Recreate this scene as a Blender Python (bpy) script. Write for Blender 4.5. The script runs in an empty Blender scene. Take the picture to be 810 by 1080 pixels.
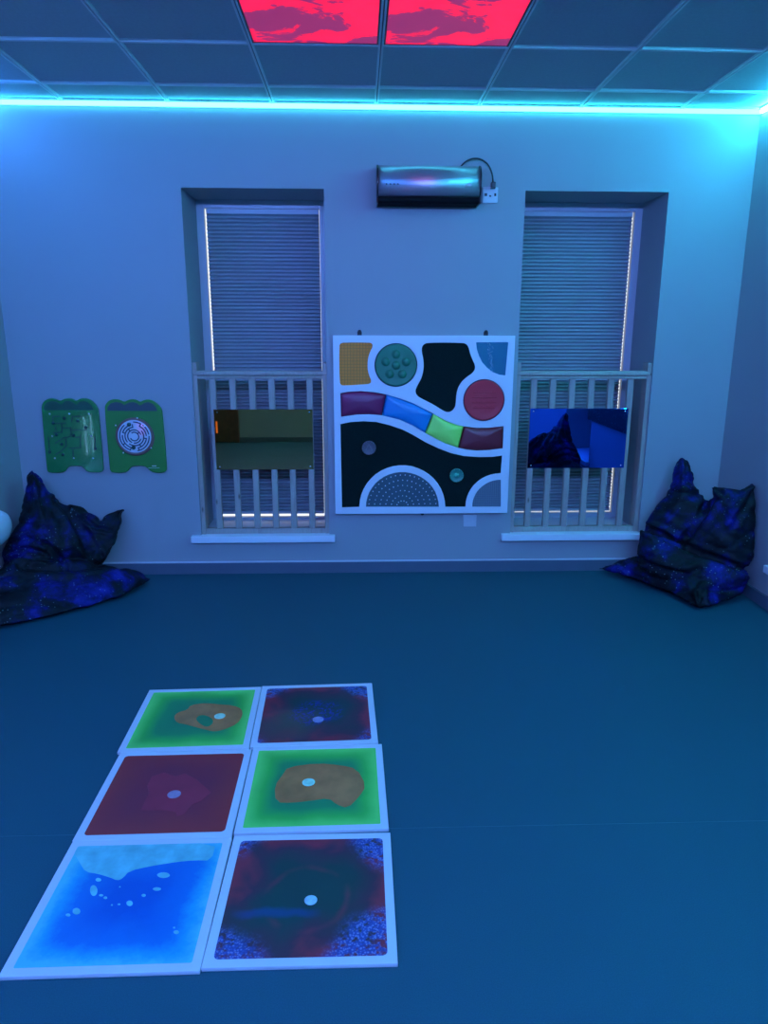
import bpy, bmesh, math, random
from mathutils import Vector, noise as mnoise
sc = bpy.context.scene
C = sc.collection
random.seed(7)
D = {"pan":[[-0.16,1.551],[0.978,1.556],[0.969,0.414],[-0.153,0.415]],"yellow":[[-0.119,1.488],[-0.111,1.505],[-0.089,1.51],[0.065,1.51],[0.085,1.505],[0.09,1.486],[0.072,1.453],[0.06,1.417],[0.056,1.378],[0.058,1.339],[0.068,1.303],[0.08,1.279],[0.076,1.261],[0.056,1.255],[-0.09,1.246],[-0.11,1.249],[-0.119,1.267]],"gcirc":[0.2342,1.3723,0.133],"rcirc":[0.7953,1.1544,0.1315],"sd1":[0.0646,0.8515,0.053],"sd2":[0.6337,0.6691,0.0535],"black":[[0.434,1.51],[0.647,1.51],[0.676,1.501],[0.69,1.477],[0.699,1.442],[0.715,1.406],[0.732,1.375],[0.733,1.347],[0.717,1.323],[0.686,1.303],[0.65,1.271],[0.629,1.235],[0.619,1.195],[0.617,1.142],[0.613,1.11],[0.593,1.085],[0.565,1.077],[0.536,1.089],[0.477,1.126],[0.42,1.154],[0.378,1.176],[0.362,1.195],[0.358,1.219],[0.373,1.251],[0.397,1.295],[0.408,1.343],[0.409,1.382],[0.403,1.422],[0.395,1.453],[0.395,1.481],[0.406,1.5]],"cornm":[[0.734,1.513],[0.936,1.514],[0.926,1.31],[0.889,1.313],[0.848,1.329],[0.81,1.355],[0.776,1.391],[0.753,1.434],[0.739,1.473]],"wave":[[-0.115,1.199],[-0.066,1.207],[0.015,1.212],[0.096,1.205],[0.174,1.191],[0.259,1.166],[0.341,1.137],[0.423,1.096],[0.473,1.069],[0.557,1.023],[0.623,0.998],[0.673,0.988],[0.756,0.978],[0.839,0.979],[0.929,0.989],[0.93,0.846],[0.845,0.834],[0.761,0.831],[0.694,0.838],[0.641,0.85],[0.56,0.877],[0.493,0.909],[0.426,0.945],[0.343,0.995],[0.26,1.031],[0.148,1.059],[0.063,1.066],[-0.018,1.064],[-0.113,1.05]],"cush":[[[-0.115,1.199],[-0.066,1.207],[0.015,1.212],[0.096,1.205],[0.174,1.191],[0.148,1.059],[0.063,1.066],[-0.018,1.064],[-0.113,1.05]],[[0.174,1.191],[0.259,1.166],[0.341,1.137],[0.423,1.096],[0.473,1.069],[0.426,0.945],[0.343,0.995],[0.26,1.031],[0.148,1.059]],[[0.473,1.069],[0.557,1.023],[0.623,0.998],[0.673,0.988],[0.641,0.85],[0.56,0.877],[0.493,0.909],[0.426,0.945]],[[0.673,0.988],[0.756,0.978],[0.839,0.979],[0.929,0.989],[0.93,0.846],[0.845,0.834],[0.761,0.831],[0.694,0.838],[0.641,0.85]]],"low":[[-0.117,1.004],[-0.051,1.017],[0.031,1.022],[0.112,1.017],[0.195,0.997],[0.277,0.969],[0.343,0.936],[0.427,0.887],[0.511,0.847],[0.595,0.815],[0.679,0.796],[0.779,0.789],[0.863,0.79],[0.927,0.799],[0.923,0.682],[0.89,0.679],[0.858,0.673],[0.828,0.662],[0.799,0.647],[0.774,0.628],[0.751,0.606],[0.732,0.58],[0.717,0.552],[0.706,0.522],[0.7,0.491],[0.699,0.458],[0.565,0.458],[0.561,0.5],[0.551,0.54],[0.535,0.579],[0.513,0.615],[0.486,0.648],[0.455,0.676],[0.42,0.699],[0.382,0.717],[0.342,0.73],[0.301,0.736],[0.259,0.736],[0.218,0.73],[0.178,0.718],[0.141,0.701],[0.106,0.678],[0.076,0.65],[0.05,0.618],[0.029,0.582],[0.013,0.543],[0.004,0.503],[0.0,0.461],[-0.113,0.458]],"half":[[0.525,0.458],[0.521,0.493],[0.512,0.528],[0.499,0.561],[0.48,0.591],[0.457,0.619],[0.43,0.643],[0.4,0.663],[0.368,0.678],[0.334,0.688],[0.298,0.694],[0.262,0.694],[0.227,0.689],[0.193,0.679],[0.161,0.664],[0.131,0.644],[0.105,0.621],[0.083,0.593],[0.065,0.563],[0.052,0.53],[0.044,0.496],[0.041,0.461]],"quart":[[0.933,0.457],[0.925,0.639],[0.898,0.637],[0.872,0.632],[0.848,0.623],[0.825,0.611],[0.804,0.595],[0.785,0.577],[0.77,0.557],[0.758,0.534],[0.749,0.51],[0.744,0.484],[0.743,0.458]],"g1":[[-1.991,1.106],[-1.982,1.134],[-1.96,1.156],[-1.929,1.167],[-1.899,1.164],[-1.87,1.149],[-1.847,1.162],[-1.816,1.167],[-1.792,1.163],[-1.771,1.149],[-1.748,1.163],[-1.72,1.168],[-1.688,1.16],[-1.662,1.141],[-1.645,1.114],[-1.638,1.087],[-1.639,0.717],[-1.646,0.7],[-1.664,0.693],[-1.732,0.694],[-1.753,0.703],[-1.768,0.726],[-1.784,0.736],[-1.851,0.735],[-1.87,0.721],[-1.883,0.701],[-1.906,0.692],[-1.985,0.692],[-1.998,0.704],[-1.998,0.724]],"g1hill":[[-1.976,1.092],[-1.973,1.115],[-1.953,1.14],[-1.92,1.149],[-1.893,1.145],[-1.867,1.127],[-1.837,1.148],[-1.81,1.149],[-1.789,1.139],[-1.774,1.124],[-1.744,1.145],[-1.722,1.149],[-1.695,1.139],[-1.675,1.117],[-1.665,1.092]],"g2":[[-1.599,1.106],[-1.589,1.131],[-1.567,1.153],[-1.536,1.161],[-1.506,1.158],[-1.474,1.142],[-1.448,1.156],[-1.423,1.16],[-1.398,1.156],[-1.377,1.142],[-1.354,1.153],[-1.326,1.159],[-1.294,1.15],[-1.265,1.128],[-1.247,1.103],[-1.242,1.08],[-1.237,0.721],[-1.243,0.701],[-1.262,0.689],[-1.316,0.689],[-1.344,0.701],[-1.359,0.719],[-1.381,0.735],[-1.449,0.735],[-1.472,0.722],[-1.485,0.702],[-1.509,0.69],[-1.582,0.691],[-1.598,0.702],[-1.601,0.72]],"g2hill":[[-1.584,1.088],[-1.579,1.112],[-1.558,1.134],[-1.527,1.142],[-1.497,1.138],[-1.473,1.123],[-1.444,1.139],[-1.416,1.142],[-1.395,1.135],[-1.376,1.12],[-1.347,1.137],[-1.322,1.142],[-1.295,1.131],[-1.277,1.108],[-1.271,1.086]],"pegs":[[-1.942,1.069],[-1.82,1.069],[-1.699,1.069],[-1.941,0.928],[-1.698,0.929],[-1.94,0.787],[-1.82,0.787],[-1.698,0.786]],"glines":[[[-1.921,1.053],[-1.88,1.053]],[[-1.925,1.048],[-1.926,1.009],[-1.851,1.01]],[[-1.874,1.009],[-1.878,0.952],[-1.93,0.95]],[[-1.871,0.98],[-1.821,0.98],[-1.822,0.941],[-1.832,0.924],[-1.872,0.918],[-1.925,0.884]],[[-1.858,0.918],[-1.86,0.867],[-1.886,0.839],[-1.933,0.81]],[[-1.812,1.02],[-1.803,1.053],[-1.753,1.053]],[[-1.82,0.966],[-1.722,0.969]],[[-1.84,0.85],[-1.772,0.855],[-1.764,0.935]],[[-1.821,0.838],[-1.823,0.798]],[[-1.799,0.921],[-1.766,0.921]],[[-1.966,0.92],[-1.966,0.89],[-1.968,0.827]],[[-1.676,0.923],[-1.677,0.889],[-1.678,0.844]],[[-1.917,0.986],[-1.914,0.964]]],"blobs":[[-1.926,1.011],[-1.914,0.938],[-1.772,1.024],[-1.854,1.042],[-1.887,0.877],[-1.886,0.81],[-1.968,0.826],[-1.678,0.847],[-1.809,0.932],[-1.727,0.983]],"maze":[-1.4222,0.9239,0.1342],"disc":[-1.4233,0.9263,0.1183],"pegs2":[[-1.535,0.997],[-1.396,1.043],[-1.324,0.853],[-1.502,0.822],[-1.356,0.991],[-1.58,1.065],[-1.267,1.063]],"txt":[[-1.33,0.734],[-1.354,0.722],[-1.283,0.721]],"tiles":{"bl":[-0.6595,-2.9088,0.3],"br":[-0.157,-2.9005,-0.2],"ml":[-0.666,-2.4085,0.6],"mr":[-0.1635,-2.387,0.8],"tl":[-0.6897,-1.9043,1.7],"tr":[-0.1885,-1.883,1.8]},"i_tl":[[-0.0903,0.001],[-0.0832,0.0388],[-0.0445,0.0606],[-0.0403,0.1005],[0.0211,0.1157],[0.0966,0.0955],[0.1453,0.086],[0.1854,0.0548],[0.1958,-0.0005],[0.1818,-0.0671],[0.1346,-0.1077],[0.0991,-0.1227],[0.0587,-0.1035],[0.0094,-0.079],[-0.0329,-0.0547],[-0.0657,-0.0448]],"i_tlh":[[0.0004,-0.0117],[0.0213,0.0207],[0.0695,-0.0088],[0.0841,-0.0542],[0.0641,-0.0896],[0.028,-0.0586]],"i_ml":[[-0.0761,-0.1037],[-0.0731,-0.0117],[-0.0907,0.0325],[-0.0891,0.0884],[-0.0509,0.11],[-0.0041,0.0845],[0.0251,0.1012],[0.0737,0.0647],[0.1419,-0.015],[0.1184,-0.0607],[0.0902,-0.0804],[0.0757,-0.1293],[0.0545,-0.1431],[0.0428,-0.118],[-0.0041,-0.1065]],"i_mr":[[-0.1299,-0.0972],[-0.1425,-0.002],[-0.1186,0.0647],[-0.105,0.1105],[0.0043,0.13],[0.0881,0.1138],[0.1507,0.0879],[0.1823,-0.0165],[0.1554,-0.0792],[0.1166,-0.1386],[0.0779,-0.1171],[0.0514,-0.0797],[-0.0118,-0.0928],[-0.0689,-0.1]],"discs":{"tl":[0.1007,-0.0007],"ml":[0.0158,-0.0217],"mr":[-0.0233,0.0123],"tr":[0.0106,-0.0594],"br":[0.0131,-0.0305]},"i_bl":[[-0.2403,0.2311],[-0.2374,0.21],[-0.1877,0.1438],[-0.1619,0.1116],[-0.123,0.1024],[-0.0801,0.0852],[-0.0561,0.0721],[-0.0431,0.08],[-0.0329,0.111],[0.0282,0.1297],[0.1073,0.1452],[0.1513,0.149],[0.2043,0.1457],[0.2027,0.2277],[-0.0293,0.234]],"drops":[[[-0.1003,0.0343],[-0.0984,0.0213],[-0.1014,0.0143],[-0.1074,0.0144],[-0.1154,0.0224],[-0.1223,0.0354],[-0.1252,0.0485],[-0.1222,0.0564],[-0.1152,0.0554],[-0.1073,0.0474]],[[-0.1217,-0.0416],[-0.1208,-0.0486],[-0.1248,-0.0525],[-0.1318,-0.0525],[-0.1398,-0.0475],[-0.1437,-0.0404],[-0.1447,-0.0334],[-0.1407,-0.0295],[-0.1337,-0.0295],[-0.1257,-0.0345]],[[-0.1438,-0.0544],[-0.1438,-0.0574],[-0.1468,-0.0594],[-0.1508,-0.0584],[-0.1558,-0.0564],[-0.1578,-0.0534],[-0.1578,-0.0504],[-0.1548,-0.0484],[-0.1508,-0.0484],[-0.1468,-0.0504]],[[0.0154,-0.0173],[0.0154,-0.0233],[0.0124,-0.0273],[0.0064,-0.0272],[0.0004,-0.0232],[-0.0036,-0.0162],[-0.0036,-0.0102],[0.0005,-0.0072],[0.0065,-0.0072],[0.0114,-0.0113]],[[0.0436,0.0116],[0.0435,0.0076],[0.0405,0.0056],[0.0365,0.0056],[0.0325,0.0086],[0.0306,0.0116],[0.0316,0.0146],[0.0336,0.0166],[0.0376,0.0166],[0.0416,0.0146]],[[-0.1041,0.0773],[-0.1041,0.0723],[-0.1071,0.0704],[-0.1131,0.0704],[-0.1181,0.0734],[-0.1211,0.0774],[-0.1211,0.0824],[-0.1181,0.0854],[-0.1121,0.0844],[-0.1071,0.0814]],[[-0.0774,0.0152],[-0.0784,0.0132],[-0.0804,0.0112],[-0.0844,0.0122],[-0.0884,0.0133],[-0.0904,0.0163],[-0.0904,0.0183],[-0.0874,0.0203],[-0.0834,0.0202],[-0.0794,0.0182]],[[-0.0635,0.0061],[-0.0635,0.0031],[-0.0655,0.0011],[-0.0685,0.0012],[-0.0725,0.0032],[-0.0745,0.0062],[-0.0735,0.0092],[-0.0714,0.0112],[-0.0684,0.0112],[-0.0655,0.0091]],[[-0.0386,-0.022],[-0.0386,-0.024],[-0.0396,-0.025],[-0.0416,-0.025],[-0.0436,-0.024],[-0.0446,-0.022],[-0.0446,-0.02],[-0.0436,-0.019],[-0.0416,-0.019],[-0.0396,-0.02]],[[-0.0186,-0.0201],[-0.0186,-0.0221],[-0.0206,-0.0231],[-0.0226,-0.0231],[-0.0256,-0.0221],[-0.0266,-0.0201],[-0.0266,-0.0181],[-0.0246,-0.0171],[-0.0226,-0.0171],[-0.0196,-0.0181]],[[-0.0383,0.047],[-0.0383,0.045],[-0.0393,0.044],[-0.0403,0.044],[-0.0423,0.045],[-0.0433,0.047],[-0.0432,0.049],[-0.0422,0.05],[-0.0412,0.049],[-0.0392,0.048]],[[0.093,0.0883],[0.0919,0.0833],[0.0859,0.0794],[0.0769,0.0774],[0.0669,0.0795],[0.0589,0.0845],[0.054,0.0905],[0.055,0.0955],[0.061,0.0995],[0.071,0.1014],[0.081,0.0994],[0.089,0.0943]],[[0.0807,0.0344],[0.0797,0.0304],[0.0766,0.0284],[0.0706,0.0274],[0.0646,0.0285],[0.0597,0.0315],[0.0567,0.0345],[0.0577,0.0385],[0.0617,0.0405],[0.0667,0.0415],[0.0737,0.0394],[0.0787,0.0374]],[[0.1688,-0.1251],[0.1688,-0.1281],[0.1668,-0.1301],[0.1628,-0.1311],[0.1588,-0.13],[0.1558,-0.127],[0.1539,-0.124],[0.1539,-0.121],[0.1559,-0.119],[0.1599,-0.118],[0.1639,-0.1191],[0.1669,-0.1211]],[[0.1549,-0.109],[0.1549,-0.111],[0.1549,-0.112],[0.1529,-0.112],[0.1509,-0.112],[0.1499,-0.11],[0.1489,-0.109],[0.1489,-0.107],[0.1499,-0.106],[0.1519,-0.106],[0.1529,-0.106],[0.1549,-0.107]]],"Lcr":[[[[-1.872,-0.191,0.548],[-1.8,-0.209,0.449],[-1.726,-0.234,0.332],[-1.684,-0.262,0.235]],0.03,0.022],[[[-1.706,-0.216,0.358],[-1.66,-0.238,0.271],[-1.613,-0.259,0.184]],0.016,0.016],[[[-2.105,-0.376,0.327],[-2.018,-0.338,0.34],[-1.916,-0.324,0.286]],0.012,0.012],[[[-2.121,-0.402,0.282],[-2.014,-0.365,0.275],[-1.902,-0.346,0.226]],0.014,0.012],[[[-2.146,-0.433,0.232],[-2.011,-0.385,0.227],[-1.869,-0.353,0.185]],0.014,0.012],[[[-2.032,-0.416,0.177],[-1.907,-0.381,0.152],[-1.755,-0.336,0.129],[-1.632,-0.285,0.142]],0.022,0.02],[[[-1.916,-0.322,0.292],[-1.852,-0.33,0.221],[-1.807,-0.345,0.152]],0.016,0.016],[[[-1.988,-0.168,0.695],[-1.953,-0.223,0.544],[-1.915,-0.264,0.421]],0.008,0.013],[[[-2.027,-0.191,0.675],[-2.024,-0.275,0.485]],0.008,0.013],[[[-1.732,-0.19,0.437],[-1.666,-0.195,0.37],[-1.58,-0.175,0.345]],0.012,0.014],[[[-1.876,-0.234,0.456],[-1.841,-0.259,0.371],[-1.815,-0.287,0.287]],0.008,0.02]],"Rcr":[[[[2.193,-0.31,0.541],[2.124,-0.32,0.409],[2.034,-0.32,0.279]],0.028,0.02],[[[1.833,-0.208,0.356],[1.942,-0.269,0.315],[2.049,-0.335,0.252],[2.233,-0.432,0.2],[2.377,-0.511,0.151]],0.028,0.02],[[[1.791,-0.252,0.152],[1.937,-0.332,0.101],[2.039,-0.379,0.097],[2.116,-0.401,0.135]],0.018,0.018],[[[1.694,-0.218,0.123],[1.752,-0.262,0.06],[1.831,-0.307,0.029]],0.012,0.014],[[[2.077,-0.192,0.761],[2.064,-0.225,0.633]],0.008,0.014],[[[2.41,-0.383,0.617],[2.328,-0.392,0.469],[2.297,-0.398,0.404]],0.012,0.018],[[[2.239,-0.309,0.614],[2.267,-0.338,0.559]],0.01,0.013],[[[2.113,-0.438,0.01],[2.124,-0.482,-0.119]],0.014,0.015],[[[2.129,-0.437,0.035],[2.262,-0.497,0.03],[2.384,-0.538,0.074]],0.014,0.014],[[[1.946,-0.226,0.461],[2.022,-0.271,0.422],[2.088,-0.306,0.405]],0.006,0.02]],"Lb":{"A":{"o":[[-2.027,-0.158,0.75],[-2.0,-0.16,0.723],[-1.967,-0.166,0.682],[-1.922,-0.181,0.613],[-1.862,-0.188,0.547],[-1.787,-0.185,0.492],[-1.708,-0.206,0.38],[-1.654,-0.241,0.259],[-1.664,-0.288,0.162],[-1.806,-0.349,0.141],[-1.981,-0.409,0.15],[-2.142,-0.455,0.179],[-2.154,-0.419,0.269],[-2.117,-0.365,0.36],[-2.084,-0.321,0.431],[-2.071,-0.274,0.527],[-2.06,-0.214,0.651],[-2.048,-0.176,0.726]],"n":[0.3174,-0.8656,0.3872]},"B":{"o":[[-1.828,-0.163,0.517],[-1.787,-0.15,0.507],[-1.745,-0.135,0.501],[-1.712,-0.139,0.461],[-1.658,-0.135,0.416],[-1.651,-0.147,0.382],[-1.627,-0.121,0.419],[-1.586,-0.089,0.454],[-1.544,-0.067,0.464],[-1.506,-0.056,0.455],[-1.529,-0.08,0.42],[-1.533,-0.116,0.341],[-1.56,-0.172,0.238],[-1.614,-0.232,0.15],[-1.716,-0.281,0.136],[-1.762,-0.253,0.245],[-1.789,-0.215,0.358]],"n":[0.3571,-0.8571,0.3714]}},"Rb":{"A":{"o":[[2.073,-0.127,0.807],[2.102,-0.146,0.784],[2.131,-0.177,0.723],[2.147,-0.214,0.627],[2.178,-0.239,0.587],[2.223,-0.276,0.527],[2.207,-0.315,0.389],[2.136,-0.326,0.268],[2.015,-0.295,0.215],[1.9,-0.231,0.273],[1.842,-0.195,0.314],[1.855,-0.177,0.386],[1.92,-0.171,0.485],[1.976,-0.167,0.563],[1.993,-0.155,0.622],[2.023,-0.136,0.716],[2.051,-0.126,0.782]],"n":[-0.3507,-0.8913,0.2873]},"B":{"o":[[2.178,-0.342,0.651],[2.223,-0.367,0.659],[2.26,-0.39,0.655],[2.302,-0.416,0.656],[2.333,-0.431,0.668],[2.372,-0.449,0.695],[2.405,-0.468,0.695],[2.4,-0.477,0.65],[2.393,-0.483,0.61],[2.401,-0.502,0.556],[2.402,-0.53,0.451],[2.395,-0.554,0.339],[2.377,-0.563,0.259],[2.309,-0.551,0.147],[2.174,-0.46,0.179],[2.043,-0.37,0.219],[2.01,-0.334,0.283],[2.082,-0.341,0.427],[2.158,-0.358,0.541],[2.181,-0.36,0.589]],"n":[-0.5078,-0.8342,0.2149]},"C":{"o":[[1.789,-0.261,0.352],[1.913,-0.337,0.329],[2.104,-0.457,0.282],[2.327,-0.607,0.19],[2.335,-0.627,0.137],[2.284,-0.629,0.03],[2.117,-0.56,-0.056],[1.908,-0.419,0.03],[1.77,-0.314,0.128],[1.767,-0.276,0.256]],"n":[-0.4723,-0.8474,0.2425]}}}

# ---------------------------------------------------------------- camera, world, exposure
H_CAM, D_CAM, YAW, PITCH, ROLL, FPX = 1.5767, 4.6693, 0.035, 0.2436, 0.0026, 765.88
cam_d = bpy.data.cameras.new('camera')
cam_d.sensor_fit = 'VERTICAL'; cam_d.sensor_height = 36.0
cam_d.lens = FPX / 1080.0 * 36.0; cam_d.clip_start = 0.05
cam = bpy.data.objects.new('camera', cam_d); C.objects.link(cam)
from mathutils import Matrix
def cam_matrix():
    cy, sy, cp, sp = math.cos(YAW), math.sin(YAW), math.cos(PITCH), math.sin(PITCH)
    f = Vector((sy*cp, cy*cp, -sp)); r = Vector((cy, -sy, 0)); u = r.cross(f)
    cr, sr = math.cos(ROLL), math.sin(ROLL)
    r2 = r*cr + u*sr; u2 = u*cr - r*sr
    m = Matrix((r2, u2, -f)).transposed().to_4x4(); m.translation = Vector((0, -D_CAM, H_CAM)); return m
cam.matrix_world = cam_matrix()
sc.camera = cam
w = bpy.data.worlds.new('daylight'); sc.world = w; w.use_nodes = True
bg = w.node_tree.nodes['Background']; bg.inputs[0].default_value = (0.93, 0.95, 1, 1); bg.inputs[1].default_value = 1.3
sc.view_settings.view_transform = 'Standard'; sc.view_settings.look = 'None'
sc.view_settings.gamma = 1; sc.view_settings.use_curve_mapping = False
sc.view_settings.exposure = 0.0
sc.cycles.use_denoising = True
sc.cycles.max_bounces = 8; sc.cycles.diffuse_bounces = 6; sc.cycles.caustics_reflective = False; sc.cycles.caustics_refractive = False
# strip light colours (linear radiance)
LED_BACK_L = (0.6, 7, 12); LED_BACK_R = (0.6, 10, 13)
FILL_LEFT = (3, 22, 90); LED_RIGHT = (5, 88, 150); FILL_REAR = (82, 172, 665)  # left and rear are unseen strips added to fill the room with light
SKY_PANEL = 1.15

# ---------------------------------------------------------------- material helpers
class NT:
    def __init__(s, name):
        s.m = bpy.data.materials.new(name); s.m.use_nodes = True; s.t = s.m.node_tree
        s.b = s.t.nodes['Principled BSDF']; s.out = s.t.nodes['Material Output']
        s.obj = s.t.nodes.new('ShaderNodeTexCoord').outputs['Object']
    def node(s, typ, props=None, **ins):
        n = s.t.nodes.new(typ)
        for k, v in (props or {}).items(): setattr(n, k, v)
        for k, v in ins.items(): s.put(n, k.replace('_', ' ') if k.replace('_', ' ') in n.inputs else int(k[1:]), v)
        return n
    def put(s, n, k, v):
        i = n.inputs[k]
        if isinstance(v, bpy.types.NodeSocket): s.t.links.new(v, i)
        else:
            if isinstance(v, (tuple, list)) and len(v) == 3 and i.type == 'RGBA': v = (*v, 1)
            i.default_value = v
    def math(s, op, a, b=0.0, c=0.0, clamp=False):
        return s.node('ShaderNodeMath', {'operation': op, 'use_clamp': clamp}, i0=a, i1=b, i2=c).outputs[0]
    def noise(s, scale, detail=3, rough=.5, vec=None, dist=0.0):
        n = s.node('ShaderNodeTexNoise', None, Scale=scale, Detail=detail, Roughness=rough, Distortion=dist)
        s.t.links.new(vec or s.obj, n.inputs['Vector']); return n.outputs['Fac']
    def voro(s, scale, vec=None, feature='F1'):
        n = s.node('ShaderNodeTexVoronoi', {'feature': feature}, Scale=scale)
        s.t.links.new(vec or s.obj, n.inputs['Vector']); return n.outputs['Distance']
    def ramp(s, fac, stops):
        n = s.t.nodes.new('ShaderNodeValToRGB'); e = n.color_ramp.elements
        while len(e) < len(stops): e.new(0.5)
        for i, (p, c) in enumerate(stops):
            e[i].position = p; e[i].color = (*c, 1) if isinstance(c, tuple) else (c, c, c, 1)
        s.put(n, 0, fac); return n.outputs[0]
    def mix(s, fac, a, b, mode='MIX'):
        n = s.t.nodes.new('ShaderNodeMix'); n.data_type = 'RGBA'; n.blend_type = mode
        s.put(n, 0, fac); s.put(n, 6, a if not isinstance(a, tuple) else (*a[:3], 1)); s.put(n, 7, b if not isinstance(b, tuple) else (*b[:3], 1))
        return n.outputs[2]
    def scale(s, v, sx, sy, sz, loc=(0,0,0)):
        return s.node('ShaderNodeMapping', None, Vector=v, Scale=(sx, sy, sz), Location=loc).outputs[0]
    def sep(s, v=None):
        n = s.node('ShaderNodeSeparateXYZ', None, i0=v or s.obj); return n.outputs
    def bump(s, h, strength, dist=.002):
        s.put(s.b, 'Normal', s.node('ShaderNodeBump', None, Strength=strength, Distance=dist, Height=h).outputs[0])

def mat(name, col, rough=.5, metal=0.0, spec=.5, var=.06, vs=9, bump=0.0, bs=200, coat=0.0):
    n = NT(name)
    f = n.noise(vs, 3)
    c = n.ramp(f, [(.3, tuple(x*(1-var) for x in col)), (.7, tuple(min(1, x*(1+var)) for x in col))])
    n.put(n.b, 'Base Color', c); n.put(n.b, 'Roughness', rough); n.put(n.b, 'Metallic', metal)
    n.put(n.b, 'Specular IOR Level', spec); n.put(n.b, 'Coat Weight', coat); n.put(n.b, 'Coat Roughness', .04)
    if bump: n.bump(n.noise(bs, 2), bump, .001)
    return n.m
def emis(name, col, strength=1.0, ramp_x=None):
    n = NT(name); n.put(n.b, 'Base Color', (.02, .02, .02)); n.put(n.b, 'Roughness', .6)
    if max(col or (0,)) > 1:
        strength *= max(col); col = tuple(v/max(col) for v in col)
    if ramp_x:
        a, b, x0, x1 = ramp_x
        x = n.sep()[0]; f = n.math('DIVIDE', n.math('SUBTRACT', x, x0), x1-x0, clamp=True)
        mx = max(max(a), max(b))
        col = n.mix(f, tuple(v/mx for v in a), tuple(v/mx for v in b)); strength = mx
    n.put(n.b, 'Emission Color', col); n.put(n.b, 'Emission Strength', strength); return n.m

# ---------------------------------------------------------------- mesh helpers
def mesh_obj(name, me, mt, parent=None, loc=None, smooth=False):
    o = bpy.data.objects.new(name, me); C.objects.link(o)
    for m_ in (mt if isinstance(mt, (list, tuple)) else [mt]): me.materials.append(m_)
    if parent: o.parent = parent
    if loc: o.location = loc
    if smooth:
        for p_ in me.polygons: p_.use_smooth = True
    return o
def bmobj(name, bm, mt, parent=None, loc=None, smooth=False):
    bmesh.ops.recalc_face_normals(bm, faces=bm.faces)
    me = bpy.data.meshes.new(name); bm.to_mesh(me); bm.free(); return mesh_obj(name, me, mt, parent, loc, smooth)
def bx(bm, x0, x1, y0, y1, z0, z1, bev=0.0, seg=2):
    v = [bm.verts.new(p_) for p_ in ((x0,y0,z0),(x1,y0,z0),(x1,y1,z0),(x0,y1,z0),(x0,y0,z1),(x1,y0,z1),(x1,y1,z1),(x0,y1,z1))]
    fs = [bm.faces.new([v[i] for i in q]) for q in ((0,3,2,1),(4,5,6,7),(0,1,5,4),(1,2,6,5),(2,3,7,6),(3,0,4,7))]
    if bev:
        es = list({e for f in fs for e in f.edges}); bmesh.ops.bevel(bm, geom=es, offset=bev, segments=seg, profile=.5, affect='EDGES')
def box(name, a, mt, parent=None, bev=0.0, seg=2, off=(0,0,0)):
    bm = bmesh.new(); bx(bm, a[0]-off[0], a[1]-off[0], a[2]-off[1], a[3]-off[1], a[4]-off[2], a[5]-off[2], bev, seg); return bmobj(name, bm, mt, parent)
def tag(o, label=None, cat=None, group=None, kind=None):
    if label: o['label'] = label
    if cat: o['category'] = cat
    if group: o['group'] = group
    if kind: o['kind'] = kind
    return o
def empty(name, loc=(0,0,0), label=None, cat=None, group=None, kind=None, rz=0.0):
    o = bpy.data.objects.new(name, None); C.objects.link(o); o.location = loc; o.rotation_euler = (0,0,rz); o.empty_display_size = .05
    return tag(o, label, cat, group, kind)
def dup(r):
    c = r.copy(); C.objects.link(c)
    for ch in list(r.children):
        d = ch.copy(); C.objects.link(d); d.parent = c
        for g in list(ch.children):
            e = g.copy(); C.objects.link(e); e.parent = d
    return c
def smoothpts(pts, it=1, closed=True):
    for _ in range(it):
        n = len(pts); q = []
        for i in range(n if closed else n-1):
            a, b = Vector(pts[i]), Vector(pts[(i+1) % n]); q += [a*.75+b*.25, a*.25+b*.75]
        pts = q
    return [tuple(p_) for p_ in pts]
def plate(name, outer, holes, y, th, mt, parent=None, bev=.001, off=(0,0,0), smooth_it=0, horizontal=False):
    """flat plate from an outline with holes; vertical in xz (front at y, going back by th) or horizontal in xy"""
    cu = bpy.data.curves.new(name, 'CURVE'); cu.dimensions = '2D'; cu.fill_mode = 'BOTH'
    cu.extrude = max(th/2-bev, .0002); cu.bevel_depth = bev; cu.bevel_resolution = 1; cu.offset = -bev
    for pts in [outer]+list(holes):
        if smooth_it and pts is not outer: pts = smoothpts(pts, smooth_it)
        s = cu.splines.new('POLY'); s.points.add(len(pts)-1); s.use_cyclic_u = True
        for i, q in enumerate(pts): s.points[i].co = (q[0], q[1], 0, 1)
    tmp = bpy.data.objects.new('tmp', cu); C.objects.link(tmp)
    dg = bpy.context.evaluated_depsgraph_get(); me = bpy.data.meshes.new_from_object(tmp.evaluated_get(dg)); me.name = name
    bpy.data.objects.remove(tmp); bpy.data.curves.remove(cu)
    me.materials.clear()
    for v in me.vertices:
        x, z, t = v.co
        v.co = (x-off[0], z-off[1], y+t-th/2-off[2]) if horizontal else (x-off[0], y+th/2-t-off[1], z-off[2])
    if not horizontal: pass
    bm = bmesh.new(); bm.from_mesh(me); bmesh.ops.remove_doubles(bm, verts=bm.verts, dist=1e-5); bmesh.ops.recalc_face_normals(bm, faces=bm.faces); bm.to_mesh(me); bm.free()
    return mesh_obj(name, me, mt, parent)
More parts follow.
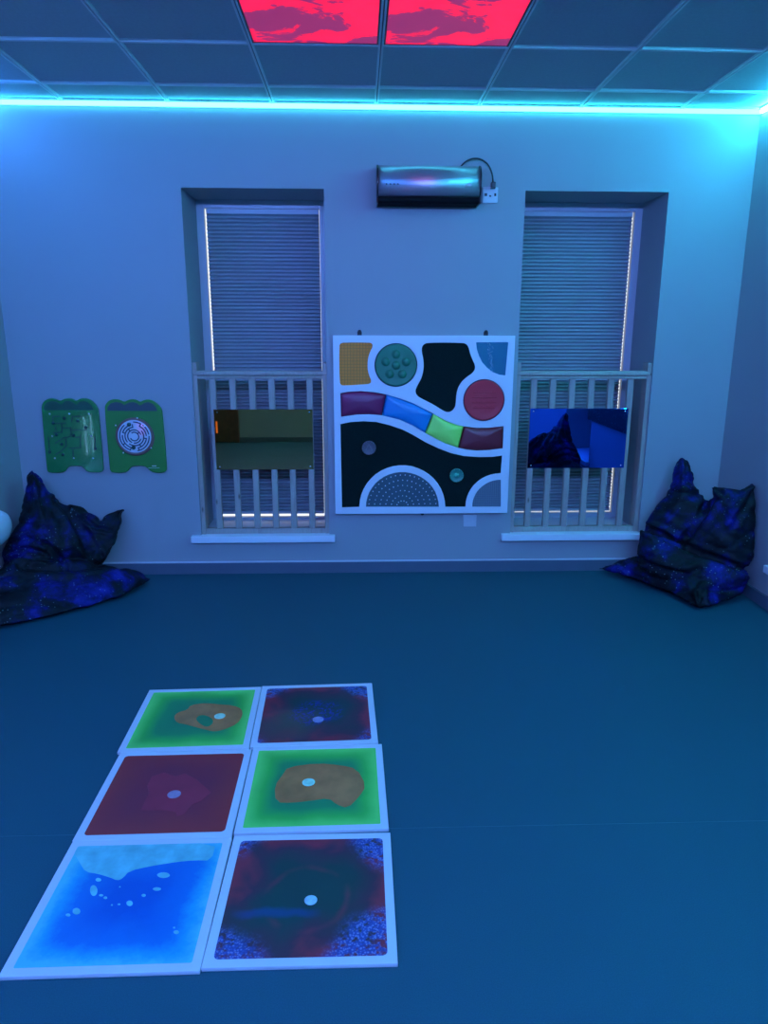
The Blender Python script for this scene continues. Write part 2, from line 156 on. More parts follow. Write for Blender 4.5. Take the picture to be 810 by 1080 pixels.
def lathe(name, prof, mt, parent=None, axis='Y', loc=(0,0,0), n=40, smooth=True):
    """profile of (radius, height) turned about an axis; closed at zero radii"""
    bm = bmesh.new(); rings = []
    for r, h in prof:
        if r < 1e-6: rings.append([bm.verts.new((0, 0, h))])
        else: rings.append([bm.verts.new((r*math.cos(2*math.pi*i/n), r*math.sin(2*math.pi*i/n), h)) for i in range(n)])
    for a, b in zip(rings, rings[1:]):
        for i in range(n):
            j = (i+1) % n
            if len(a) == 1: bm.faces.new((a[0], b[j], b[i]))
            elif len(b) == 1: bm.faces.new((a[i], a[j], b[0]))
            else: bm.faces.new((a[i], a[j], b[j], b[i]))
    for v in bm.verts:
        x, y, z = v.co
        v.co = Vector((x, -z, y) if axis == 'Y' else ((z, x, y) if axis == 'X' else (x, y, z))) + Vector(loc)
    return bmobj(name, bm, mt, parent, None, smooth)
def tube(bm, pts, r, n=10, caps=True):
    pts = [Vector(q) for q in pts]; prev = None; rings = []
    for i, q in enumerate(pts):
        d = (pts[min(i+1, len(pts)-1)]-pts[max(i-1, 0)]).normalized()
        a = (prev - d*prev.dot(d)).normalized() if prev else d.orthogonal().normalized(); prev = a; b = d.cross(a)
        rings.append([bm.verts.new(q+(a*math.cos(2*math.pi*k/n)+b*math.sin(2*math.pi*k/n))*r) for k in range(n)])
    for p_, q in zip(rings, rings[1:]):
        for k in range(n): bm.faces.new((p_[k], p_[(k+1)%n], q[(k+1)%n], q[k]))
    if caps: bm.faces.new(rings[0][::-1]); bm.faces.new(rings[-1])
def lobe(bm, outline, nrm, hf, hb, rings=10, power=.5, centre=None, soft=False):
    """inflated pillow over a 3D outline: bulges hf along nrm and hb against it"""
    o = [Vector(q) for q in outline]; nrm = Vector(nrm); n = len(o)
    c = Vector(centre) if centre else sum(o, Vector())/n
    segs = [(o[i], o[(i+1) % n]) for i in range(n)]
    def dist(p_):
        m_ = 1e9
        for a, b in segs:
            ab = b-a; t = max(0, min(1, (p_-a).dot(ab)/max(ab.length_squared, 1e-9))); m_ = min(m_, (p_-a-ab*t).length)
        return m_
    dmax = dist(c)
    def side(h, sgn):
        rr = []
        for k in range(1, rings):
            t = 1-k/rings
            rr.append([bm.verts.new(c+(q-c)*t+nrm*sgn*h*((1-t**2.2)**power if soft else min(1, dist(c+(q-c)*t)/dmax)**power)) for q in o])
        return rr, bm.verts.new(c+nrm*sgn*h)
    edge = [bm.verts.new(q) for q in o]
    for h, sgn in ((hf, 1), (hb, -1)):
        rr, tip = side(h, sgn); rr = [edge]+rr
        for a, b in zip(rr, rr[1:]):
            for i in range(n): bm.faces.new((a[i], a[(i+1)%n], b[(i+1)%n], b[i]))
        for i in range(n): bm.faces.new((rr[-1][i], rr[-1][(i+1)%n], tip))

# ---------------------------------------------------------------- materials
WALL = mat('wall_paint', (.37, .38, .385), .6, spec=.25, var=.02, vs=2, bump=.12, bs=160)
def floor_mat():
    n = NT('vinyl_floor'); f = n.noise(320, 2, .6); g = n.noise(1.4, 2)
    c = n.ramp(f, [(.3, (.009, .070, .090)), (.72, (.014, .096, .120))])
    n.put(n.b, 'Base Color', n.mix(n.math('MULTIPLY', g, .25), c, (.010, .078, .105)))
    n.put(n.b, 'Roughness', .55); n.put(n.b, 'Specular IOR Level', .3); n.bump(f, .12, .0008); return n.m
FLOOR = floor_mat()
SKIRT = mat('skirting_vinyl', (.10, .13, .17), .45, var=.03)
SEAM = mat('seam_weld', (.022, .11, .135), .5, var=.02)
CEIL = mat('ceiling_tile', (.54, .60, .62), .85, spec=.1, var=.04, vs=60, bump=.5, bs=350)
BAR = mat('ceiling_bar', (.86, .87, .88), .45, var=.01)
GROOVE = mat('bar_groove', (.20, .2, .21), .6, var=.01)
WHITE = mat('white_frame', (.66, .67, .68), .4, var=.015)
UPVC = mat('white_upvc', (.56, .57, .6), .3, var=.01)
SILL = mat('sill_gloss', (.84, .86, .88), .3, var=.01)
BLIND = mat('blind_fabric', (.32, .35, .36), .75, spec=.15, var=.03, bump=.2, bs=400)
BLIND_LIT = mat('blind_pleat_painted_light', (.50, .52, .56), .6, spec=.15, var=.02)  # bright pleat lines painted in: light catching the ridges, put into the colour
BLACK = mat('black_plastic', (.012, .012, .014), .35, var=.05)
CHROME = mat('screw_steel', (.7, .7, .7), .25, 1.0, var=.02)
PLUG = mat('white_plastic', (.6, .61, .62), .35, var=.01)
DARKP = mat('dark_marking', (.03, .03, .035), .5, var=.02)
def pine_mat():
    n = NT('pine_timber'); v = n.scale(n.obj, 24, 24, 2.2); f = n.noise(1.6, 5, .6, v, .8)
    k = n.voro(3.1, n.scale(n.obj, 3.0, 3.0, 1.1)); kn = n.ramp(k, [(.03, 1.0), (.09, 0.0)])
    c = n.ramp(f, [(.3, (.33, .28, .24)), (.5, (.43, .36, .31)), (.75, (.37, .31, .26))])
    n.put(n.b, 'Base Color', n.mix(kn, c, (.07, .045, .03))); n.put(n.b, 'Roughness', .5); n.bump(f, .1); return n.m
PINE = pine_mat()
def glass_mat():
    n = NT('window_glass'); n.put(n.b, 'Base Color', (.95, .97, .98)); n.put(n.b, 'Roughness', .02); n.put(n.b, 'Transmission Weight', 1.0); n.put(n.b, 'IOR', 1.1)
    n.put(n.b, 'Roughness', n.ramp(n.noise(3), [(0, .01), (1, .03)])); return n.m
GLASS = glass_mat()

# ---------------------------------------------------------------- room shell
XL, XR, YB, ZC = -2.169, 2.393, -5.9, 2.854
W1 = (-1.045, -.200); W2 = (1.010, 1.884); ZT, ZB = 2.400, .264; RV = .44
W3 = (-1.66, -.76); W4 = (-3.60, -2.68)        # openings in the right wall (along y)
def wall_with_holes(name, a0, a1, holes, place, mt):
    """wall of thickness .5 with real openings; place(a, d, z) maps along-wall / depth / height to a point"""
    bm = bmesh.new(); xs = [a0]+[v for h in holes for v in h]+[a1]
    def blk(p0, p1, z0, z1):
        vs = [bm.verts.new(place(a, d, z)) for z in (z0, z1) for d in (0, .5) for a in (p0, p1)]
        for q in ((0,1,3,2),(4,6,7,5),(0,4,5,1),(2,3,7,6),(0,2,6,4),(1,5,7,3)): bm.faces.new([vs[i] for i in q])
    for i in range(0, len(xs), 2): blk(xs[i], xs[i+1], 0, ZC+.12)
    for h in holes: blk(h[0], h[1], 0, ZB); blk(h[0], h[1], ZT, ZC+.12)
    return tag(bmobj(name, bm, mt), kind='structure')
wall_with_holes('wall_back', XL-.12, XR+.5, [W1, W2], lambda a, d, z: (a, d, z), WALL)
wall_with_holes('wall_right', YB, 0, [W4, W3], lambda a, d, z: (XR+d, a, z), WALL)
tag(box('wall_left', (XL-.12, XL, YB, 0, 0, ZC+.12), WALL), kind='structure')
tag(box('wall_rear', (XL-.12, XR+.5, YB-.12, YB, 0, ZC+.12), WALL), kind='structure')
fl = tag(box('floor', (XL-.12, XR+.5, YB-.12, .5, -.1, 0), FLOOR), kind='structure')
bm = bmesh.new()
for ys in (-2.617, -.617-4): bx(bm, XL, XR, ys-.0012, ys+.0012, 0, .0005)
bmobj('floor_seam', bm, SEAM, fl)
SP0, SP1 = -.4874, .7126      # sky light panels
ce = tag(box('ceiling', (XL-.12, XR+.5, YB-.12, .5, ZC+.012, ZC+.12), CEIL), kind='structure')
G0, CY = -1.6874, -.3016
bm = bmesh.new()
xs = [G0+.6*i for i in range(7)]; ys = [CY-.6*i for i in range(10)]
for x in xs:
    bx(bm, x-.012, x-.003, YB, 0, ZC, ZC+.014); bx(bm, x+.003, x+.012, YB, 0, ZC, ZC+.014)
for y in ys:
    for a, b in zip([XL]+xs, xs+[XR]):
        bx(bm, a+(.012 if a != XL else 0), b-(.012 if b != XR else 0), y-.012, y-.003, ZC, ZC+.014); bx(bm, a+(.012 if a != XL else 0), b-(.012 if b != XR else 0), y+.003, y+.012, ZC, ZC+.014)
bx(bm, XL, XR, -.02, 0, ZC, ZC+.014); bx(bm, XL, XR, YB, YB+.02, ZC, ZC+.014); bx(bm, XL, XL+.02, YB, 0, ZC, ZC+.014); bx(bm, XR-.02, XR, YB, 0, ZC, ZC+.014)
bmobj('ceiling_grid', bm, BAR, ce)
bm = bmesh.new()
for x in xs: bx(bm, x-.003, x+.003, YB, 0, ZC+.006, ZC+.013)
for y in ys: bx(bm, XL, XR, y-.003, y+.003, ZC+.0062, ZC+.0128)
bmobj('grid_groove', bm, GROOVE, ce)
# skirting
for nm, a in (('baseboard_back', (XL, XR, -.018, 0, 0, .075)), ('baseboard_left', (XL, XL+.018, YB, -.018, 0, .075)), ('baseboard_right', (XR-.018, XR, YB, -.018, 0, .075)), ('baseboard_rear', (XL+.018, XR-.018, YB, YB+.018, 0, .075))):
    bm = bmesh.new(); bx(bm, *a); b_ = tag(bmobj(nm, bm, SKIRT), kind='structure')
box('top_bead', (XL, XR, -.010, 0, .075, .083), WHITE, bpy.data.objects['baseboard_back'])

# windows: frame, pane, sill board
def window(name, p0, p1, place, fb):
    w_ = empty(name, kind='structure')
    def pb(bm, a0, a1, d0, d1, z0, z1, bev=0):
        q0, q1 = place(a0, d0), place(a1, d1)
        bx(bm, min(q0[0], q1[0]), max(q0[0], q1[0]), min(q0[1], q1[1]), max(q0[1], q1[1]), z0, z1, bev)
    bm = bmesh.new(); fw = .05
    for a in ((p0, p0+fw), (p1-fw, p1)): pb(bm, a[0], a[1], RV-.035, RV+.002, ZB, ZT, .002)
    pb(bm, p0+fw, p1-fw, RV-.035, RV+.002, ZT-.052, ZT, .002); pb(bm, p0+fw, p1-fw, RV-.035, RV+.002, ZB, fb, .002)
    bmobj('window_frame', bm, UPVC, w_)
    bm = bmesh.new(); pb(bm, p0+.01, p1-.01, RV+.003, RV+.008, ZB, ZT); bmobj('window_pane', bm, GLASS, w_)
    bm = bmesh.new(); pb(bm, p0, p1, -.001, RV+.05, ZB-.03, ZB+.002); pb(bm, p0-.062, p1+.038, -.045, 0, ZB-.043, ZB+.002, .004); bmobj('window_sill', bm, SILL, w_)
    return w_
backp = lambda a, d: (a, d); rightp = lambda a, d: (XR+d, a)
window('window_1', *W1, backp, .283); window('window_2', *W2, backp, .303)
window('window_3', *W3, rightp, .29); window('window_4', *W4, rightp, .29)

def blind(p0, p1, zb, place, label, g0, g1, rail_col=None):
    b_ = empty('cellular_blind', (*place((p0+p1)/2, RV-.012), zb), label, 'blind')
    base = Vector(b_.location)
    a0, a1 = p0+.05+g0, p1-.05-g1; zt = ZT-.053
    def P(a, d, z): q = place(a, d); return Vector((q[0], q[1], z))-base
    bm = bmesh.new(); P0 = .0236; n = int((zt-.03-zb-.015)/P0); P1 = (zt-.03-zb-.015)/n; yb = RV-.012
    pr = []
    for i in range(n):                                     # each cell: a narrow raised pleat coloured paler as if lit, then a hollow
        z = zb+.015+P1*i
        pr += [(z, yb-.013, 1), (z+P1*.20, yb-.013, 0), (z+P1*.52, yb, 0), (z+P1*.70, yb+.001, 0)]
    pr.append((zt-.03, yb-.013, 0))
    rows = [[bm.verts.new(P(a, d, z)) for a in (a0, a1)] for z, d, _ in pr]
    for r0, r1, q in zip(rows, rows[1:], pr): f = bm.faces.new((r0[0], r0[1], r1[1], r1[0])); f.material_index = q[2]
    back = [bm.verts.new(P(a, yb+.006, z)) for z in (pr[0][0], pr[-1][0]) for a in (a0, a1)]
    bm.faces.new((back[1], back[0], back[2], back[3]))
    for k_ in (0, 1): bm.faces.new([r[k_] for r in rows]+[back[2+k_], back[k_]])
    bmobj('pleated_fabric', bm, [BLIND, BLIND_LIT], b_)
    def rail(nm, z0, z1, dd):
        q0, q1 = P(a0, RV-.028, z0), P(a1, RV-.006, z1); bm = bmesh.new()
        bx(bm, min(q0.x, q1.x), max(q0.x, q1.x), min(q0.y, q1.y), max(q0.y, q1.y), z0-base.z, z1-base.z, .003); bmobj(nm, bm, UPVC, b_)
    rail('headrail', zt-.03, zt, 0); rail('bottom_rail', zb, zb+.016, 0)
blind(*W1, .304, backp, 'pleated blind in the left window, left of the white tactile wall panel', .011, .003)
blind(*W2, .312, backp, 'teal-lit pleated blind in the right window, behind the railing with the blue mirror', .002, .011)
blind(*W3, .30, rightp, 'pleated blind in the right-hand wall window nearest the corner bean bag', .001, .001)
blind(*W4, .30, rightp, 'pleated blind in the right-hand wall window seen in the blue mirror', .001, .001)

# ---------------------------------------------------------------- LED strips round the ceiling, left and rear ones added as fill
LEDH = .020
def strip(label, a, m_, grp='led strips round the ceiling edge'):
    t = empty('led_strip', ((a[0]+a[1])/2, (a[2]+a[3])/2, ZC-LEDH), label, 'light strip', grp)
    return t
def strip_parts(t, a, horizontal_x, sgn, m_):
    o = Vector(t.location)
    if horizontal_x:
        box('strip_channel', (a[0], a[1], a[2] if sgn < 0 else a[3]-.004, a[2]+.004 if sgn < 0 else a[3], ZC-.026, ZC), WHITE, t, off=o)
        d = box('strip_diffuser', (a[0], a[1], a[2]+.004 if sgn < 0 else a[2], a[3] if sgn < 0 else a[3]-.004, ZC-.024, ZC-.002), m_, t, .005, off=o)
    else:
        box('strip_channel', (a[0] if sgn < 0 else a[1]-.004, a[0]+.004 if sgn < 0 else a[1], a[2], a[3], ZC-.026, ZC), WHITE, t, off=o)
        d = box('strip_diffuser', (a[0]+.004 if sgn < 0 else a[0], a[1] if sgn < 0 else a[1]-.004, a[2], a[3], ZC-.024, ZC-.002), m_, t, .005, off=o)
a = (XL+.001, XR-.001, -.022, -.0005)
t = strip('glowing cyan light strip along the top of the back wall', a, None)
strip_parts(t, a, True, 1, emis('led_back', None, 1, (LED_BACK_L, LED_BACK_R, -2.2, 1.6)))
a = (XL, XL+.022, YB+.03, -.03)
strip_parts(strip('added fill light strip along the top of the left wall, out of view', a, None), a, False, -1, emis('fill_left', FILL_LEFT, 1))  # unseen strip, added to throw blue fill across the room
a = (XR-.022, XR, YB+.03, -.03)
strip_parts(strip('glowing cyan light strip along the top of the right wall, entering at the corner', a, None), a, False, 1, emis('led_right', LED_RIGHT, 1))
a = (XL+.03, XR-.03, YB, YB+.022)
strip_parts(strip('added fill light strip along the top of the rear wall behind the camera', a, None), a, True, -1, emis('fill_rear', FILL_REAR, 1))  # unseen strip, added as the main fill from behind the camera

# red sky panels in the ceiling
def sky_mat():
    n = NT('red_sky_print'); v = n.scale(n.obj, 1.0, 1.25, 1, (.35, 0, 0)); f = n.noise(2.6, 8, .60, v, .5)
    c = n.ramp(f, [(.0, (.20, .012, .10)), (.475, (.27, .018, .12)), (.495, (.90, .006, .065)), (.60, (.95, .010, .085)), (.70, (.85, .006, .07))])
    n.put(n.b, 'Base Color', (.02, .0, .01)); n.put(n.b, 'Emission Color', c); n.put(n.b, 'Emission Strength', SKY_PANEL); return n.m
SKYM = sky_mat()
k = 0
for ix in range(2):
    for iy in range(2):
        x0 = SP0+.6*ix; y1 = -.9016-.6*iy
        side = ('left', 'right')[ix]
        lb = f'red cloud-print ceiling light panel, {side} of the pair nearest the back wall' if iy == 0 else f'red cloud-print ceiling light panel, {side} of the pair further from the back wall'
        t = empty('ceiling_light_panel', (x0+.3, y1-.3, ZC), lb, 'ceiling light', 'red sky print ceiling panels')
        bm = bmesh.new()
        for q in ((-.288,.288,-.288,-.280),(-.288,.288,.280,.288),(-.288,-.280,-.280,.280),(.280,.288,-.280,.280)): bx(bm, *q, .001, .012)
        bmobj('panel_frame', bm, DARKP, t)
        box('printed_diffuser', (-.280, .280, -.280, .280, .003, .010), SKYM, t)

# ---------------------------------------------------------------- liquid floor tiles
FR = .25
def edge_f(n, wob=.012, ns=9):
    x, y, _ = n.sep(); ax = n.math('ABSOLUTE', x); ay = n.math('ABSOLUTE', y)
    m_ = n.math('SMOOTH_MAX', ax, ay, .06); return n.math('DIVIDE', n.math('ADD', m_, n.math('MULTIPLY', n.math('SUBTRACT', n.noise(ns, 4), .5), wob*2)), .225)
def gel_base(n, c):
    n.put(n.b, 'Base Color', c); n.put(n.b, 'Roughness', .28); n.put(n.b, 'Specular IOR Level', .25); n.put(n.b, 'Coat Weight', .0); return n.m
def gel_green(name):
    n = NT(name); e = edge_f(n, .03, 5)
    return gel_base(n, n.ramp(e, [(.35, (.02, .22, .08)), (.60, (.02, .26, .08)), (.80, (.05, .46, .06)), (.97, (.15, .68, .12))]))
def gel_maroon():
    n = NT('maroon_gel'); e = edge_f(n, .05, 3)
    return gel_base(n, n.mix(n.ramp(e, [(.55, 0.0), (1, 1.0)]), n.ramp(n.noise(4), [(.3, (.21, .025, .045)), (.7, (.27, .028, .04))]), (.34, .035, .035)))
def gel_dark(name, cracks):
    n = NT(name); e = edge_f(n, .03, 6); x, y, _ = n.sep()
    f = n.noise(6, 3, .5, None, .4); e2 = n.math('ADD', e, n.math('MULTIPLY', n.math('SUBTRACT', f, .5), 1.1))
    c = n.ramp(e2, [(.45, (.014, .05, .042)), (.8, (.07, .03, .045)), (1, (.26, .03, .045))])
    if cracks:
        r = n.math('POWER', n.math('ADD', n.math('MULTIPLY', x, x), n.math('MULTIPLY', y, y)), .5)
        v = n.noise(26, 6, .7, None, 2.5); blue = n.ramp(v, [(.5, 0.0), (.56, 1.0)])
        msk = n.math('MULTIPLY', blue, n.ramp(n.math('ADD', r, n.math('MULTIPLY', f, .1)), [(.13, .9), (.17, 0.0)]))
        c = n.mix(msk, c, (.015, .03, .30))
    else:
        r = n.math('POWER', n.math('ADD', n.math('MULTIPLY', x, x), n.math('POWER', n.math('ADD', y, .02), 2.0)), .5)
        ring = n.math('ABSOLUTE', n.math('SUBTRACT', n.math('ADD', r, n.math('MULTIPLY', n.noise(9, 3), .05)), .145))
        c = n.mix(n.math('MULTIPLY', n.ramp(ring, [(0, 1.0), (.014, 0.0)]), n.ramp(n.noise(7, 2), [(.42, 0.0), (.62, .7)])), c, (.20, .035, .05))
        st = n.math('ABSOLUTE', n.math('ADD', n.math('ADD', y, .055), n.math('MULTIPLY', n.noise(12, 3), .04)))
        c = n.mix(n.math('MULTIPLY', n.ramp(st, [(.006, .35), (.022, 0.0)]), n.ramp(n.math('ABSOLUTE', n.math('ADD', x, .08)), [(.08, 1.0), (.13, 0.0)])), c, (.01, .06, .28))
    # speckled blue glitter gathers at the corners
    cx = n.math('MULTIPLY', n.math('ABSOLUTE', x), n.math('ABSOLUTE', y))
    diag = n.math('MULTIPLY', n.math('SUBTRACT', x, y), .035) if not cracks else n.math('MULTIPLY', n.math('ADD', n.math('MULTIPLY', x, .6), y), .03)
    cm = n.ramp(n.math('ADD', n.math('ADD', cx, n.math('MULTIPLY', n.noise(11, 4), .012)), diag), [(.026 if not cracks else .034, 0.0), (.036 if not cracks else .044, 1.0)])
    sp = n.ramp(n.voro(150), [(.30, (.22, .26, .46)), (.42, (.05, .11, .36)), (.8, (.03, .06, .24))])
    c = n.mix(n.math('MULTIPLY', cm, n.ramp(n.noise(60, 3), [(.36, 0.0), (.5, .9)])), c, sp)
    return gel_base(n, c)
def gel_blue():
    n = NT('blue_gel'); e = edge_f(n, .03, 8); x, y, _ = n.sep()
    wisp = n.math('ADD', e, n.math('MULTIPLY', n.math('SUBTRACT', n.noise(28, 5, .7), .5), .22))
    wisp = n.math('ADD', wisp, n.math('MULTIPLY', n.math('ADD', n.math('MULTIPLY', x, -.2), n.math('MULTIPLY', y, -.05)), 1.0))
    return gel_base(n, n.ramp(wisp, [(.25, (.004, .10, .42)), (.68, (.006, .17, .50)), (.86, (.02, .38, .56)), (.98, (.10, .55, .56))]))
BROWN = mat('brown_gel', (.46, .165, .05), .3, spec=.25, var=.2, vs=14)
DKGREEN = mat('deep_green_gel', (.02, .20, .07), .3, spec=.25, var=.15, vs=14)
REDGEL = mat('red_gel', (.34, .03, .05), .3, spec=.25, var=.1, vs=10)
PALE = mat('pale_blue_gel', (.16, .52, .50), .3, spec=.25, var=.18, vs=22)
DISCS = {'tl': (.5, .75, .5), 'ml': (.34, .22, .30), 'mr': (.45, .85, .60), 'tr': (.22, .25, .40), 'br': (.40, .62, .62)}
GEL = {'tl': gel_green('green_gel_a'), 'mr': gel_green('green_gel_b'), 'ml': gel_maroon(), 'tr': gel_dark('navy_gel_cracked', True), 'br': gel_dark('navy_gel_speckled', False), 'bl': gel_blue()}
LBL = {'tl': 'green liquid floor tile with a ring-shaped brown blob, far left of the set', 'tr': 'dark navy liquid floor tile with blue crackle in its middle, far right of the set',
       'ml': 'maroon liquid floor tile with a small grey disc, in the middle row', 'mr': 'green liquid floor tile with a solid brown blob, in the middle row',
       'bl': 'bright blue liquid floor tile with pale drops, nearest left', 'br': 'dark navy and maroon liquid floor tile with speckled corners, nearest right'}
def rrect(h, r, n=5):
    pts = []
    for cx, cy, a0 in ((h-r, h-r, 0), (-h+r, h-r, 90), (-h+r, -h+r, 180), (h-r, -h+r, 270)):
        for i in range(n+1):
            a_ = math.radians(a0+90*i/n); pts.append((cx+r*math.cos(a_), cy+r*math.sin(a_)))
    return pts
for k_ in ('bl', 'br', 'ml', 'mr', 'tl', 'tr'):
    cx, cy, an = D['tiles'][k_]
    t = empty('liquid_floor_tile', (cx, cy, .0), LBL[k_], 'floor tile', 'liquid floor tiles', rz=math.radians(an))
    gh = .224
    plate('tile_frame', rrect(.2495, .002), [rrect(gh, .014 if k_ in ('ml', 'tr', 'br') else .005)], .012, .012, WHITE, t, .0012, horizontal=True)
    plate('gel_pad', rrect(gh+.001, .004), [], .0112, .0095, GEL[k_], t, .0008, horizontal=True)
    if k_ == 'tl':
        plate('liquid_blob', smoothpts(D['i_tl'], 1), [smoothpts(D['i_tlh'], 2)], .0118, .0012, BROWN, t, .0003, horizontal=True)
    if k_ == 'ml': plate('liquid_blob', D['i_ml'], [], .0118, .0012, REDGEL, t, .0003, horizontal=True)
    if k_ == 'mr': plate('liquid_blob', smoothpts(D['i_mr'], 1), [], .0118, .0012, BROWN, t, .0003, horizontal=True)
    if k_ == 'bl':
        plate('liquid_blob', smoothpts(D['i_bl'], 1), [], .0118, .0012, PALE, t, .0003, horizontal=True)
        for q in D['drops']: plate('liquid_drop', smoothpts(q, 1), [], .0118, .0012, PALE, t, .0003, horizontal=True)
    if k_ in D['discs']:
        u, v = D['discs'][k_]
        k3 = .80 if k_ == 'br' else 1.0
        lathe('air_disc', [(0, .0100), (.0225*k3, .0100), (.0230*k3, .0124), (.0205*k3, .0132), (0, .0130)], mat('disc_'+k_, DISCS[k_], .3, var=.2, vs=60), t, 'Z', (u, v, 0), 28)

# ---------------------------------------------------------------- tactile wall panel
p0 = (-.157, .4140); p1 = (.9775, 1.5530)
tp = empty('tactile_panel', ((p0[0]+p1[0])/2, 0, p0[1]), 'large white tactile wall panel with coloured cushions and black carpet, between the windows', 'wall panel')
OFF = tuple(tp.location)
YF = -.045
FRM = mat('panel_white_lacquer', (.80, .82, .86), .35, var=.01)
CARPET = mat('black_carpet', (.006, .016, .014), .95, spec=.05, var=.5, vs=300, bump=1.0, bs=500)
def circ(cx, cz, r, n=44): return [(cx+r*math.cos(2*math.pi*i/n), cz+r*math.sin(2*math.pi*i/n)) for i in range(n)]
gc, rc = D['gcirc'], D['rcirc']
holes = [smoothpts(D['yellow'], 1), circ(gc[0], gc[1], .113), smoothpts(D['black'], 2), D['cornm'], circ(rc[0], rc[1], .1085), D['wave'], D['low'], D['half'], D['quart']]
def bbox(pts): return min(q[0] for q in pts), max(q[0] for q in pts), min(q[1] for q in pts), max(q[1] for q in pts)
# circle sizes come from the traced width
R_G = (gc[2])*.843; R_R = rc[2]*.843
R_G, R_R = .1340*.845, .1315*.845
holes[1] = circ(gc[0], gc[1], .1345); holes[4] = circ(rc[0], rc[1], .1325)
plate('white_frame', [(p0[0], p0[1]), (p1[0], p0[1]), (p1[0], p1[1]), (p0[0], p1[1])], holes, YF, .016, FRM, tp, .002, OFF)
box('backing_board', (p0[0]+.004, p1[0]-.004, -.029, -.002, p0[1]+.004, p1[1]-.004), FRM, tp, off=OFF)
def grow(pts, k=1.02):
    cx = sum(q[0] for q in pts)/len(pts); cz = sum(q[1] for q in pts)/len(pts)
    return [(cx+(q[0]-cx)*k, cz+(q[1]-cz)*k) for q in pts]
b = bbox(D['black']); plate('carpet_pad', smoothpts(D['black'], 1), [], YF+.006, .010, CARPET, tp, .001, OFF)
plate('carpet_pad', D['low'], [], YF+.006, .010, CARPET, tp, .001, OFF)
def yel():
    n = NT('ribbed_yellow_mat'); x, y, z = n.sep()
    g = n.math('MAXIMUM', n.math('LESS_THAN', n.math('FRACT', n.math('MULTIPLY', x, 52)), .16), n.math('LESS_THAN', n.math('FRACT', n.math('MULTIPLY', z, 52)), .16))
    n.put(n.b, 'Base Color', n.mix(g, (.90, .25, .018), (.55, .16, .014))); n.put(n.b, 'Roughness', .6); n.bump(n.math('SUBTRACT', 1.0, g), .6, .003); return n.m
plate('yellow_ribbed_pad', smoothpts(D['yellow'], 1), [], YF+.004, .008, yel(), tp, .001, OFF)
def mesh_blue():
    n = NT('blue_mesh'); x, y, z = n.sep()
    g = n.math('MAXIMUM', n.math('LESS_THAN', n.math('FRACT', n.math('MULTIPLY', x, 75)), .3), n.math('LESS_THAN', n.math('FRACT', n.math('MULTIPLY', z, 75)), .3))
    n.put(n.b, 'Base Color', n.mix(g, (.10, .13, .17), (.19, .22, .25))); n.put(n.b, 'Roughness', .6); n.bump(g, .7, .002); return n.m
plate('woven_mesh_pad', D['quart'], [], YF+.004, .008, mesh_blue(), tp, .001, OFF)
plate('studded_pad', D['half'], [], YF+.004, .008, mat('navy_studded_rubber', (.05, .10, .12), .55, var=.05), tp, .001, OFF)
bm = bmesh.new(); hb = bbox(D['half']); hx = (hb[0]+hb[1])/2; hz = hb[2]; hr = (hb[1]-hb[0])/2
for ring in range(1, 7):
    rr = hr*ring/6.6; nn = int(3+ring*3.2)
    for i in range(nn):
        th = math.pi*(i+.5)/nn; u = hx+rr*math.cos(th)-OFF[0]; v = hz+.008+rr*.94*math.sin(th)-OFF[2]
        bmesh.ops.create_icosphere(bm, subdivisions=1, radius=.0042, matrix=Matrix.Translation((u, YF+.003, v)))
bmobj('white_stud', bm, mat('stud_white', (.8, .82, .85), .3), tp, None, True)['kind'] = 'stuff'
# discs with relief
def disc(name, c, r, prof, mt): return lathe(name, [(rr*r, hh) for rr, hh in prof], mt, tp, 'Y', (c[0]-OFF[0], YF+.008, c[1]-OFF[2]), 48)
GD = mat('green_rubber', (.02, .19, .10), .5, var=.04); RD = mat('red_rubber', (.62, .018, .035), .5, var=.04)
DGAP = mat('disc_rim', (.02, .05, .09), .5)
for c, r, m_, nm in ((gc, .134, GD, 'green_bubble_disc'), (rc, .132, RD, 'red_ribbed_disc')):
    lathe('disc_rim', [(0, .0), (r, .0), (r, .004), (0, .004)], DGAP, tp, 'Y', (c[0]-OFF[0], YF+.008, c[1]-OFF[2]), 48)
    d = disc(nm, c, r, [(0, .0), (.955, .0), (.965, .012), (.93, .018), (.88, .016), (.5, .017), (0, .017)], m_)
    bm = bmesh.new()
    if m_ is GD:
        for u, v in [(0, 0)]+[(.50*math.sin(math.radians(a_)), .50*math.cos(math.radians(a_))) for a_ in (0, 72, 144, 216, 288)]:
            bmesh.ops.create_uvsphere(bm, u_segments=20, v_segments=12, radius=.030, matrix=Matrix.Translation((c[0]-OFF[0]+u*r, YF+.004, c[1]-OFF[2]+v*r)))
        bmobj('rubber_bump', bm, GD, d, None, True)
    else:
        for i, wv in enumerate((.55, .6, .6, .52)):
            zz = c[1]-OFF[2]+(.34-i*.24)*r
            tube(bm, [(c[0]-OFF[0]-wv*r, YF-.009, zz), (c[0]-OFF[0]+wv*r, YF-.009, zz)], .0035, 8)
            for j in range(4): bx(bm, c[0]-OFF[0]+(-.45+.26*j)*r, c[0]-OFF[0]+(-.33+.26*j)*r, YF-.012, YF-.006, zz+.004, zz+.014, .001)
        bmobj('rubber_rib', bm, RD, d)
